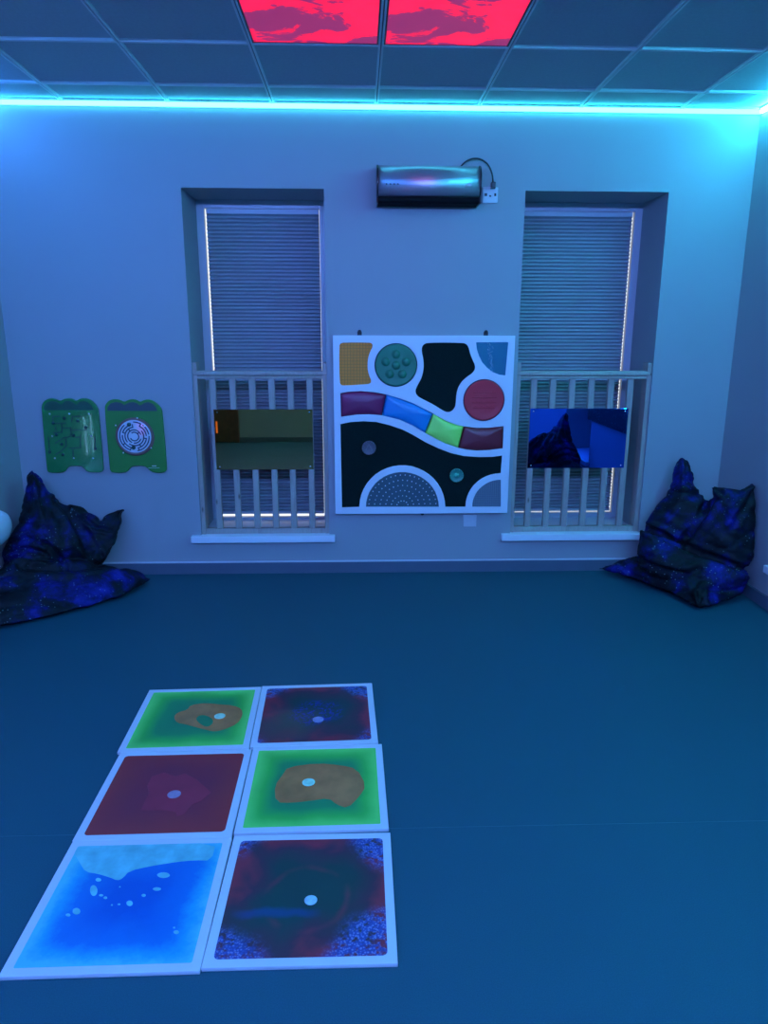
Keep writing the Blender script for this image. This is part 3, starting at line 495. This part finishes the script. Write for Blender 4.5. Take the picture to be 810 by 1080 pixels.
# soft cushions in the wave
CUSH = [('purple_cushion', (.22, .014, .075)), ('blue_cushion', (.01, .25, .60)), ('lime_cushion', (.42, .98, .14)), ('maroon_cushion', (.20, .018, .030))]
for pts, (nm, cc_) in zip(D['cush'], CUSH):
    bm = bmesh.new(); out = []
    for i, q in enumerate(pts):
        a_, b_ = Vector(q), Vector(pts[(i+1) % len(pts)]); k2 = max(1, int((b_-a_).length/.02))
        out += [tuple(a_+(b_-a_)*j/k2) for j in range(k2)]
    lobe(bm, [(q[0]-OFF[0], YF+.010, q[1]-OFF[2]) for q in out], (0, -1, 0), .022, .004, 12, .6, soft=True)
    bmobj(nm, bm, mat(nm.replace('cushion', 'vinyl'), cc_, .38, var=.05, vs=6, bump=.15, bs=40), tp, None, True)
# corner mirror and small set-in discs
def mirm(name, col, rough=.01):
    n = NT(name); n.put(n.b, 'Base Color', n.ramp(n.noise(2), [(.3, tuple(v*.97 for v in col)), (.7, col)])); n.put(n.b, 'Metallic', 1.0); n.put(n.b, 'Roughness', rough); return n.m
cb = bbox(D['cornm'])
MIR = mirm('acrylic_mirror', (.25, .62, 1.0))
bm = bmesh.new()       # gently dished mirror sheet
nx = 14
plate('corner_mirror', D['cornm'], [], YF+.005, .006, MIR, tp, .0008, OFF)
n = NT('silver_blue_glitter'); sp = n.voro(210); n.put(n.b, 'Base Color', n.ramp(sp, [(.2, (.85, .88, .9)), (.5, (.25, .40, .55))])); n.put(n.b, 'Roughness', .25)
gx = cb[0]+(cb[1]-cb[0])*.44
bm = bmesh.new()
for i in range(46):
    v = i/46; bmesh.ops.create_icosphere(bm, subdivisions=1, radius=.0028+.002*random.random()*(1-v), matrix=Matrix.Translation((gx+random.uniform(-.02, .02)*(1-v*.5)-OFF[0]+.012*v, YF-.002, cb[3]-.004-(cb[3]-cb[2])*.9*v-OFF[2])))
bmobj('glitter_bead', bm, n.m, tp)['kind'] = 'stuff'
for c, cc_, nm in ((D['sd1'], (.13, .11, .13), 'grey_dial'), (D['sd2'], (.04, .26, .17), 'teal_dial')):
    r = .046
    d = lathe(nm, [(0, 0), (r, 0), (r, .006), (r*.9, .009), (r*.84, .006), (r*.2, .006), (0, .007)], mat(nm+'_plastic', cc_, .4, var=.15, vs=80), tp, 'Y', (c[0]-OFF[0], YF+.001, c[1]-OFF[2]), 36)
    bm = bmesh.new()
    for i in range(16):
        a_ = 2*math.pi*i/16; bmesh.ops.create_icosphere(bm, subdivisions=1, radius=.0034, matrix=Matrix.Translation((c[0]-OFF[0]+r*.9*math.cos(a_), YF-.008, c[1]-OFF[2]+r*.9*math.sin(a_))))
    if nm == 'grey_dial':
        tri = [(-.5, -.35), (.5, -.35), (0, .5)]
        for i in range(3):
            u, v = tri[i], tri[(i+1) % 3]; tube(bm, [(c[0]-OFF[0]+u[0]*r, YF-.006, c[1]-OFF[2]+u[1]*r), (c[0]-OFF[0]+v[0]*r, YF-.006, c[1]-OFF[2]+v[1]*r)], .002, 6)
    else: bmesh.ops.create_uvsphere(bm, u_segments=16, v_segments=8, radius=.018, matrix=Matrix.Translation((c[0]-OFF[0], YF-.000, c[1]-OFF[2])))
    bmobj('dial_relief', bm, mat(nm+'_relief', tuple(v*1.5 for v in cc_), .35), d)
for u in (.008, .80):
    bm = bmesh.new(); bx(bm, u-.014-OFF[0], u+.014-OFF[0], -.006, 0, p1[1]-.01-OFF[2], p1[1]+.022-OFF[2], .002)
    hb_ = bmobj('hanging_bracket', bm, BLACK, tp)
    lathe('bracket_screw', [(0, .0), (.012, .0), (.012, .003), (.006, .005), (0, .005)], BLACK, hb_, 'Y', (u-OFF[0], -.006, p1[1]+.022-OFF[2]), 20)
lathe('bottom_catch', [(0, 0), (.012, 0), (.012, .006), (0, .008)], BLACK, tp, 'Y', (.418-OFF[0], -.004, p0[1]-.008-OFF[2]), 20)

# ---------------------------------------------------------------- timber railings with mirrors
YR = .045
def railing(x0, x1, label):
    t = empty('window_railing', ((x0+x1)/2, YR, ZB), label, 'railing', 'pine safety railings in the window reveals')
    o = (t.location.x, t.location.y, t.location.z)
    for a_, b_ in ((x0, x0+.028), (x1-.028, x1)): box('side_post', (a_, b_, YR-.03, YR+.06, ZB+.002, 1.385), PINE, t, .003, off=o)
    box('bottom_rail', (x0+.028, x1-.028, YR-.022, YR+.022, ZB+.002, ZB+.037), PINE, t, .003, off=o)
    bm = bmesh.new()                                       # grooved handrail section swept along x
    sec = [(-.034, .012), (-.030, .024), (-.018, .032), (.018, .032), (.030, .024), (.034, .012), (.030, .004), (.022, -.002), (.026, -.010), (.026, -.018), (-.026, -.018), (-.028, -.010), (-.022, -.002), (-.030, .004)]
    rr = [[bm.verts.new((xx-o[0], YR+sy-o[1], 1.302+sz-o[2])) for sy, sz in sec] for xx in (x0+.001, x1-.001)]
    for i in range(len(sec)): bm.faces.new((rr[0][i], rr[0][(i+1) % len(sec)], rr[1][(i+1) % len(sec)], rr[1][i]))
    bm.faces.new(rr[0]); bm.faces.new(rr[1][::-1]); bmobj('handrail', bm, PINE, t)
    return t, o
def balusters(t, o, cs):
    for c in cs: box('baluster', (c-.020, c+.020, YR-.016, YR+.016, ZB+.037, 1.284), PINE, t, .004, off=o)
t, o = railing(W1[0], W1[1], 'pine window railing in the left window, holding the dark mirror')
BAL1 = [-0.928, -0.8025, -0.6785, -0.5555, -0.4355, -0.314]
balusters(t, o, BAL1)
t, o = railing(W2[0], W2[1], 'pine window railing in the right window, holding the blue mirror')
BAL2 = [1.1315, 1.2555, 1.3805, 1.5065, 1.634, 1.76]
balusters(t, o, BAL2)
def mirror(x0, x1, z0, z1, m_, label, rz=0.0):
    t = empty('mirror_panel', ((x0+x1)/2, YR-.0165, z0), label, 'mirror')
    hw = (x1-x0)/2; h = z1-z0
    box('mirror_sheet', (-hw, hw, -.004, 0, 0, h), m_, t, .0008, 1)
    for sx in (-hw+.022, hw-.022):
        for sz in (.018, h-.018): lathe('mirror_screw', [(0, .004), (.006, .004), (.005, .0065), (0, .0075)], CHROME, t, 'Y', (sx, 0, sz), 14)
    return t
mirror(-.927, -.297, .7, 1.090, mirm('gold_tinted_mirror', (1.0, .46, .15)), 'dark gold-tinted mirror on the left window railing, reflecting a door')
mirror(1.112, 1.757, .702, 1.094, mirm('blue_tinted_mirror', (.04, .24, .95)), 'blue-tinted mirror on the right window railing')

# ---------------------------------------------------------------- projector, cable, sockets
PX0, PX1, PZ = .112, .716, 2.306
pj = empty('wall_projector', ((PX0+PX1)/2, 0, PZ), 'silver curved-front projector mounted high on the wall between the windows', 'projector')
o = (pj.location.x, 0, PZ)
prof = [(0, .030), (-.125, .030), (-.150, .040), (-.168, .062), (-.176, .095), (-.174, .130), (-.162, .165), (-.142, .190), (-.115, .204), (-.08, .208), (0, .208)]
prof = prof[:1]+smoothpts(prof[1:], 2, False)+prof[-1:] if False else prof
def extrude_x(name, prof, x0, x1, mt, parent, smooth=False):
    bm = bmesh.new(); rr = [[bm.verts.new((xx, y, z)) for y, z in prof] for xx in (x0, x1)]; n = len(prof)
    for i in range(n): f = bm.faces.new((rr[0][i], rr[0][(i+1) % n], rr[1][(i+1) % n], rr[1][i])); f.smooth = smooth
    bm.faces.new(rr[0]); bm.faces.new(rr[1][::-1]); return bmobj(name, bm, mt, parent)
cur = smoothpts([Vector(q) for q in prof[1:-1]], 3, False); full = [prof[0]]+cur+[prof[-1]]
hw = (PX1-PX0)/2
SILV = mat('brushed_silver', (.56, .42, .47), .34, .75, var=.02)
extrude_x('silver_body', full, -hw+.008, hw-.008, SILV, pj, True)
endp = [(0, -.004), (-.150, -.004)]+[(y-.003 if y < -.01 else y, z+.003) for y, z in cur]+[(0, .211)]
extrude_x('end_cap', endp, -hw, -hw+.008, BLACK, pj); extrude_x('end_cap', endp, hw-.008, hw, BLACK, pj)
extrude_x('black_base', [(0, -.002), (-.125, -.002), (-.140, .006), (-.142, .030), (0, .030)], -hw+.008, hw-.008, mat('matt_black', (.006, .006, .007), .8, spec=.1), pj)
for i in range(4): lathe('button', [(0, .0), (.0045, 0), (.0045, .002), (0, .0025)], DARKP, pj, 'Y', (-hw+.055+.022*i, -.1755, .092), 12)
bm = bmesh.new()
for u, h_ in ((-.014, .004), (-.006, .008), (.002, .012), (.010, .009)): bx(bm, u-.003, u+.003, -.1775, -.1755, .088, .088+h_)
bx(bm, -.022, .016, -.1775, -.1755, .0855, .088); me_ = bmobj('maker_mark', bm, mat('mark_white', (.8, .8, .82), .4), pj); me_.location = (hw-.075, 0, 0)
def socket(x0, x1, z0, z1, label, switched):
    t = empty('power_socket', ((x0+x1)/2, 0, z0), label, 'socket'); o = (t.location.x, 0, z0)
    box('faceplate', (x0, x1, -.012, 0, z0, z1), PLUG, t, .004, off=o)
    if switched:
        w_, h_ = x1-x0, z1-z0
        box('switch', (-w_*.36, -w_*.20, -.015, -.012, h_*.42, h_*.60), DARKP, t, .001); box('switch', (w_*.26, w_*.38, -.015, -.012, h_*.42, h_*.60), DARKP, t, .001)
        box('earth_slot', (-.006, .006, -.0126, -.0118, h_*.38, h_*.48), DARKP, t)
    else: box('shutter', (-.02, .02, -.0135, -.0118, .03, .055), PLUG, t, .001)
    return t
socket(.748, .842, 2.328, 2.418, 'white power socket beside the projector with a black plug in it', True)
socket(.691, .780, .312, .395, 'small white socket plate under the tactile wall panel', False)
cb_ = empty('power_cable', (.80, 0, 2.41), 'black power cable looping from the projector to its socket', 'cable')
bm = bmesh.new(); pts = []
for tt in range(25):
    u = tt/24; p_ = [Vector((.60, -.03, 2.505)), Vector((.645, -.035, 2.60)), Vector((.80, -.03, 2.60)), Vector((.808, -.022, 2.435))]
    pts.append((1-u)**3*p_[0]+3*u*(1-u)**2*p_[1]+3*u*u*(1-u)*p_[2]+u**3*p_[3])
tube(bm, [q-Vector(cb_.location) for q in pts], .0048, 10); bmobj('cord', bm, BLACK, cb_, None, True)
box('plug', (.794, .822, -.040, -.0121, 2.405, 2.440), BLACK, cb_, .004, off=tuple(cb_.location))

# ---------------------------------------------------------------- green activity boards
GREEN = mat('green_board', (.03, .23, .035), .4, var=.08, vs=4)
GREENG = mat('green_board_gloss', (.02, .21, .05), .12, var=.08, vs=4, coat=.8)
GREEN_E = mat('green_board_edge', (.05, .36, .12), .4)
HILL = mat('dark_green_hill', (.008, .085, .045), .45); HILL2 = mat('slate_hill', (.045, .075, .09), .45)
PEG = mat('white_peg', (.85, .87, .85), .3)
GRV = mat('board_groove', (.012, .065, .04), .5); BLOB = mat('counter_green', (.012, .06, .05), .35)
def rpath(bm, pts, wd, y, off, th=.002):
    for a_, b_ in zip(pts, pts[1:]):
        a2, b2 = Vector(a_), Vector(b_); d = (b2-a2).normalized()*wd*.5; nn = Vector((-d.y, d.x))
        q = [a2-d+nn, a2-d-nn, b2+d-nn, b2+d+nn]
        vs = [bm.verts.new((p_.x-off[0], yy, p_.y-off[2])) for yy in (y, y+th) for p_ in q]
        for f in ((0,1,2,3),(7,6,5,4),(0,4,5,1),(1,5,6,2),(2,6,7,3),(3,7,4,0)): bm.faces.new([vs[i] for i in f])
bo = bbox(D['g1']); gt = empty('activity_board', ((bo[0]+bo[1])/2, 0, bo[2]), 'green scalloped activity board with grooved tracks and white pegs, nearest the left corner', 'activity board'); o = tuple(gt.location)
YG = -.020
plate('board', smoothpts(D['g1'], 1), [], YG, .019, [GREENG], gt, .003, o)
plate('hill_inset', D['g1hill'], [], YG-.001, .003, HILL, gt, .0005, o)
for i, l in enumerate(D['glines']):
    bm = bmesh.new(); rpath(bm, l, .0065, YG-.0012, o); bmobj('track', bm, GRV, gt)
for i, q in enumerate(D['blobs']): lathe('counter', [(0, 0), (.0095, 0), (.0095, .004), (0, .005)], BLOB, gt, 'Y', (q[0]-o[0], YG, q[1]-o[2]), 16)
for q in D['pegs']: lathe('peg', [(0, 0), (.0062, 0), (.005, .004), (0, .006)], PEG, gt, 'Y', (q[0]-o[0], YG, q[1]-o[2]), 14)
gx0, gx1 = D['pegs'][0][0]+.0, D['pegs'][2][0]
n = NT('clear_cover'); n.put(n.b, 'Base Color', (.9, .95, .95)); n.put(n.b, 'Alpha', n.ramp(n.noise(3), [(0, .04), (1, .05)])); n.put(n.b, 'Roughness', .05); n.put(n.b, 'Coat Weight', 1.0); COVER = n.m

bo = bbox(D['g2']); g2 = empty('activity_board', ((bo[0]+bo[1])/2, 0, bo[2]), 'green scalloped activity board with a round white maze, right of the grooved board', 'activity board'); o = tuple(g2.location)
plate('board', smoothpts(D['g2'], 1), [], YG, .019, [GREEN], g2, .003, o)
plate('hill_inset', D['g2hill'], [], YG-.001, .003, HILL2, g2, .0005, o)
mc = D['disc']; mr = .1045
mcx, mcz = mc[0], mc[1]
mz = lathe('maze_rim', [(0, 0), (.1215, 0), (.1215, .006), (.116, .010), (.108, .010), (.106, .007), (0, .007)], mat('maze_rim_brown', (.22, .10, .085), .4), g2, 'Y', (D['maze'][0]-o[0], YG, D['maze'][1]-o[2]), 56)
md = lathe('maze_disc', [(0, 0), (mr, 0), (mr, .0095), (mr*.97, .0105), (0, .0105)], mat('maze_disc_white', (.66, .72, .80), .3, coat=1.0), g2, 'Y', (mcx-o[0], YG, mcz-o[2]), 56, False)
bm = bmesh.new()
MAZE = [(.26, -150, 120), (.40, 20, 240), (.40, 265, 335), (.56, 100, 215), (.56, 235, 395), (.72, 110, 160), (.72, 175, 250), (.72, 285, 350), (.72, 5, 60), (.88, 130, 245), (.88, 280, 360), (.88, 10, 50), (.88, 62, 88)]
for i, (rr, a0, a1) in enumerate(MAZE):
    k2 = max(3, int((a1-a0)/8)); rpath(bm, [(mcx+mr*rr*math.cos(math.radians(a0+(a1-a0)*j/k2)), mcz+mr*rr*math.sin(math.radians(a0+(a1-a0)*j/k2))) for j in range(k2+1)], .0072, YG-.0115-.0001*i, o, .0015)
for i, (a_, r0, r1) in enumerate([(125, .40, .56), (250, .72, .88), (160, .56, .72), (215, .72, .88), (300, .56, .72), (350, .56, .72), (40, .26, .40), (95, .56, .72), (285, .72, .88), (60, .72, .88)]):
    rpath(bm, [(mcx+mr*r0*math.cos(math.radians(a_)), mcz+mr*r0*math.sin(math.radians(a_))), (mcx+mr*r1*math.cos(math.radians(a_)), mcz+mr*r1*math.sin(math.radians(a_)))], .007, YG-.013-.0001*i, o, .0015)
bmobj('maze_track', bm, mat('maze_navy', (.02, .07, .12), .45), md)
for q in D['pegs2'][:5]: lathe('peg', [(0, 0), (.005, 0), (.004, .003), (0, .004)], PEG, g2, 'Y', (q[0]-o[0], YG-.010, q[1]-o[2]), 12)
for u, v in ((-.26, .73), (-.10, -.68)): lathe('maze_counter', [(0, 0), (.013, 0), (.013, .004), (0, .005)], BLOB, g2, 'Y', (mcx+u*mr-o[0], YG-.0105, mcz+v*mr-o[2]), 20)
bm = bmesh.new(); tx = D['txt']
bx(bm, tx[0][0]-o[0], tx[0][0]+.028-o[0], YG-.0008, YG+.001, tx[0][1]-.002-o[2], tx[0][1]+.003-o[2]); bx(bm, tx[1][0]-o[0], tx[2][0]-o[0], YG-.0008, YG+.001, tx[1][1]-.0008-o[2], tx[1][1]+.0008-o[2])
bmobj('printed_mark', bm, PEG, g2)

# ---------------------------------------------------------------- bean bags
def galaxy():
    n = NT('galaxy_print_fabric'); f = n.noise(5.0, 6, .62, None, .3); g = n.noise(14, 5, .6)
    c = n.ramp(n.math('ADD', n.math('MULTIPLY', f, .75), n.math('MULTIPLY', g, .25)), [(.39, (.002, .003, .005)), (.47, (.003, .009, .013)), (.52, (.003, .006, .035)), (.59, (.006, .008, .14)), (.68, (.02, .03, .30))])
    st = n.ramp(n.voro(42), [(.09, 1.0), (.17, 0.0)]); msk = n.ramp(n.noise(9, 2), [(.46, .05), (.6, 1.0)])
    c = n.mix(n.math('MULTIPLY', st, n.math('MULTIPLY', msk, .5)), c, (.25, .5, .45))
    cl = n.ramp(n.voro(7.0), [(.02, .8), (.10, 0.0)]); c = n.mix(n.math('MULTIPLY', cl, n.ramp(n.noise(60, 3), [(.45, 0.0), (.6, .6)])), c, (.12, .35, .36))
    n.put(n.b, 'Base Color', c); n.put(n.b, 'Roughness', .62); n.put(n.b, 'Specular IOR Level', .18)
    n.bump(n.noise(900, 1), .15, .0006); return n.m
GAL = galaxy()
def bean_bag(origin, lobes, label, seed, lim, creases=(), cn=None):
    cn = Vector(cn)
    bm = bmesh.new()
    for l in lobes: lobe(bm, l['o'], l['n'], l['hf'], l['hb'], 12, l.get('p', .5), l.get('c'))
    me = bpy.data.meshes.new('tmp'); bmesh.ops.recalc_face_normals(bm, faces=bm.faces); bm.to_mesh(me); bm.free()
    tmp = bpy.data.objects.new('tmp', me); C.objects.link(tmp)
    r = tmp.modifiers.new('r', 'REMESH'); r.mode = 'VOXEL'; r.voxel_size = .0085
    s = tmp.modifiers.new('s', 'SMOOTH'); s.factor = .5; s.iterations = 5
    dg = bpy.context.evaluated_depsgraph_get(); me2 = bpy.data.meshes.new_from_object(tmp.evaluated_get(dg)); bpy.data.objects.remove(tmp); me2.name = 'bean_bag'
    nrm = [v.normal.copy() for v in me2.vertices]
    for v, nn in zip(me2.vertices, nrm):
        p_ = v.co.copy(); d = 0
        for l in lobes:                                     # gathers that radiate from each pinched corner
            for (wx, wy, wz, amp, fr) in l.get('w', ()):
                q = p_-Vector((wx, wy, wz)); dist = q.length
                nv = Vector(l['n']); uu = nv.orthogonal().normalized(); vv = nv.cross(uu)
                ang = math.atan2(q.dot(vv), q.dot(uu)); d += amp*math.exp(-(dist/.22)**2)*math.sin(ang*fr+3*mnoise.noise(p_*6+Vector((seed, 0, 0))))*min(1, dist/.06)
        for line, amp, wd in creases:                       # folds pressed into the cloth
            m_ = 1e9
            for a, b in zip(line, line[1:]):
                a = Vector(a); ab = Vector(b)-a; ab -= cn*ab.dot(cn); q = p_-a; q -= cn*q.dot(cn)
                t = max(0, min(1, q.dot(ab)/ab.length_squared)); m_ = min(m_, (q-ab*t).length)
            if m_ < wd*3 and nn.dot(cn) > 0: d += (-amp*math.exp(-(m_/wd)**2)+amp*.45*math.exp(-((m_-wd*1.8)/wd)**2))*min(1, nn.dot(cn)*2)
        d += .008*mnoise.noise(Vector((p_.x*6, p_.y*6, p_.z*8+seed)))
        rid = mnoise.noise(Vector((p_.x*3+seed, p_.y*3, p_.z*9))); d -= .009*math.exp(-(rid*9)**2)
        rid = mnoise.noise(Vector((p_.x*5+p_.z*4, p_.y*5+seed, p_.z*14-p_.x*5))); d -= .004*math.exp(-(rid*7)**2)
        q = p_+nn*d
        q.z = max(.004, q.z); q.y = min(q.y, -.022); q.x = min(max(q.x, lim[0]), lim[1])
        v.co = q-Vector(origin)
    me2.update(); me2.materials.clear()
    b_ = mesh_obj('bean_bag', me2, GAL, None, origin, True)
    return tag(b_, label, 'bean bag', 'galaxy print bean bags')
L = D['Lb']; R_ = D['Rb']
seatL = {'o': [(-2.15,-1.09,.02),(-2.05,-1.04,.02),(-1.96,-.96,.02),(-1.84,-.87,.02),(-1.72,-.785,.02),(-1.56,-.64,.02),(-1.44,-.50,.02),(-1.37,-.34,.03),(-1.335,-.18,.02),(-1.42,-.18,.05),(-1.55,-.18,.05),(-1.75,-.12,.04),(-2.0,-.08,.04),(-2.13,-.15,.04),(-2.155,-.5,.04),(-2.155,-.8,.03)], 'n': (0,0,1), 'hf': .20, 'hb': .02, 'c': (-1.80,-.46,.03), 'p': .62, 'w': [(-1.34,-.165,.05,.006,9)]}
lobesL = [seatL, dict(L['A'], hf=.15, hb=.10, p=.62, w=[(*L['A']['o'][0], .004, 9)]), dict(L['B'], hf=.07, hb=.05, p=.5, w=[(*L['B']['o'][9], .008, 9)]),
          {'o': [(-2.15,-.80,.16),(-1.95,-.72,.16),(-1.80,-.52,.16),(-1.80,-.36,.16),(-1.95,-.25,.16),(-2.14,-.25,.16)], 'n': (0,0,1), 'hf': .13, 'hb': .12, 'p': .6}]
lb_ = bean_bag((-1.85, -.42, 0), lobesL, 'galaxy-print bean bag slumped in the left corner under the green boards', 3.1, (XL+.022, 9), D['Lcr'], L['A']['n'])
seatR = {'o': [(1.585,-.125,.05),(1.66,-.17,.04),(1.74,-.25,.04),(1.82,-.38,.035),(1.88,-.52,.035),(1.93,-.68,.03),(1.965,-.78,.02),(2.05,-.75,.02),(2.15,-.70,.03),(2.27,-.64,.04),(2.34,-.54,.05),(2.365,-.3,.05),(2.36,-.08,.05),(2.1,-.06,.05),(1.85,-.06,.06),(1.70,-.09,.06)], 'n': (0,0,1), 'hf': .17, 'hb': .02, 'c': (2.08,-.38,.03), 'p': .55, 'w': [(1.59,-.125,.05,.008,9), (1.965,-.78,.02,.010,12)]}
lobesR = [seatR, dict(R_['A'], hf=.10, hb=.07, p=.55, w=[(*R_['A']['o'][0], .008, 9)]), dict(R_['B'], hf=.12, hb=.08, p=.55, w=[(*R_['B']['o'][6], .010, 9), (*R_['B']['o'][0], .008, 9)]), dict(R_['C'], hf=.12, hb=.12, p=.6)]
bean_bag((2.08, -.36, 0), lobesR, 'galaxy-print bean bag with two pointed ears in the right corner', 8.4, (-9, XR-.022), D['Rcr'], R_['A']['n'])
tb = lb_.copy(); C.objects.link(tb); tb.location = (2.05, -2.80, 0); tb.rotation_euler = (0, 0, math.radians(180))
tb['label'] = 'galaxy-print bean bag by the right-hand wall, seen only inside the blue mirror'

# ---------------------------------------------------------------- left wall bolster and lights further back
bl = empty('wall_bolster', (XL, -1.2, .465), 'white padded wall bolster at the left edge above the bean bag', 'bolster')
BOL = mat('white_padded_vinyl', (.88, .90, .92), .35, var=.02)
bo_ = lathe('padded_roll', [(0, -.80), (.04, -.797), (.075, -.78), (.095, -.74), (.102, -.68), (.102, .66), (.095, .72), (.075, .76), (.04, .777), (0, .78)], BOL, bl, 'Z', (0, 0, 0), 32)
for v in bo_.data.vertices: x, y, z = v.co; v.co = (x*.63+.066, z, y)
# things on the left wall that glow (their glow is what the boards mirror)
def led_string(y, z0, z1, label):
    t = empty('light_strand', (XL+.02, y, z0), label, 'string light', 'blue light strands on the left wall')
    bm = bmesh.new(); tube(bm, [(0, 0, 0), (0, 0, z1-z0)], .003, 6); bmobj('wire', bm, BLACK, t)
    bm = bmesh.new(); n_ = int((z1-z0)/.022)
    for i in range(n_): bmesh.ops.create_icosphere(bm, subdivisions=1, radius=.0055, matrix=Matrix.Translation((.006, 0, .011+i*.022)))
    s_ = bmobj('bead_lights', bm, emis('blue_bead', (.25, .6, 1), 25), t); return t
led_string(-1.12, .62, .93, 'blue light strand on the left wall, nearer the corner')
led_string(-1.26, .62, .93, 'blue light strand on the left wall, further from the corner')
lp = empty('light_ladder', (XL+.02, -2.62, .57), 'magenta light ladder on the left wall, reflected in the round maze', 'light panel')
box('back_plate', (-.02, 0, -.16, .16, 0, .24), BLACK, lp, .004)
bm = bmesh.new()
for i in range(6): tube(bm, [(.008, -.13+.03*(i % 2), .025+.038*i), (.008, .10+.03*(i % 2), .025+.038*i)], .006, 8)
bmobj('light_rung', bm, emis('magenta_tube', (1, .12, .8), 14), lp)
# sparkly panel on the right wall (it shows in the blue mirror)
sp = empty('sparkle_panel', (XR, -2.12, .70), 'dark sparkly wall panel on the right-hand wall, seen in the blue mirror', 'wall panel')
n = NT('dark_sequins'); f = n.voro(34); n.put(n.b, 'Base Color', n.ramp(f, [(.1, (.5, .8, .7)), (.16, (.02, .07, .05)), (.8, (.01, .03, .03))])); n.put(n.b, 'Roughness', .3)
box('sequin_sheet', (-.03, -.001, -.60, .60, 0, .9), n.m, sp, .004)
# rear wall door (it shows in the left mirror)
DOORW = mat('brown_door_veneer', (.16, .07, .035), .4, var=.2, vs=12)
dr = empty('door_1', (-1.98, YB, 0), kind='structure')
box('door_leaf', (-.42+.27, .20, 0, .04, .01, 2.03), DOORW, dr, .002)
dr.location.x = -2.0
bm = bmesh.new(); bx(bm, .20, .26, 0, .06, 0, 2.09, .003); bx(bm, -.165, .20, 0, .06, 2.03, 2.09, .003); bmobj('door_frame', bm, DOORW, dr)
dg_ = box('door_glass', (-.068, -.045, .038, .044, .14, .31), emis('lit_corridor_glass', (1, .42, .12), .55), dr)
bm = bmesh.new(); tube(bm, [(.14, .05, .9), (.14, .09, .92), (.14, .09, 1.18), (.14, .05, 1.2)], .009, 8); bmobj('door_handle', bm, CHROME, dr, None, True)
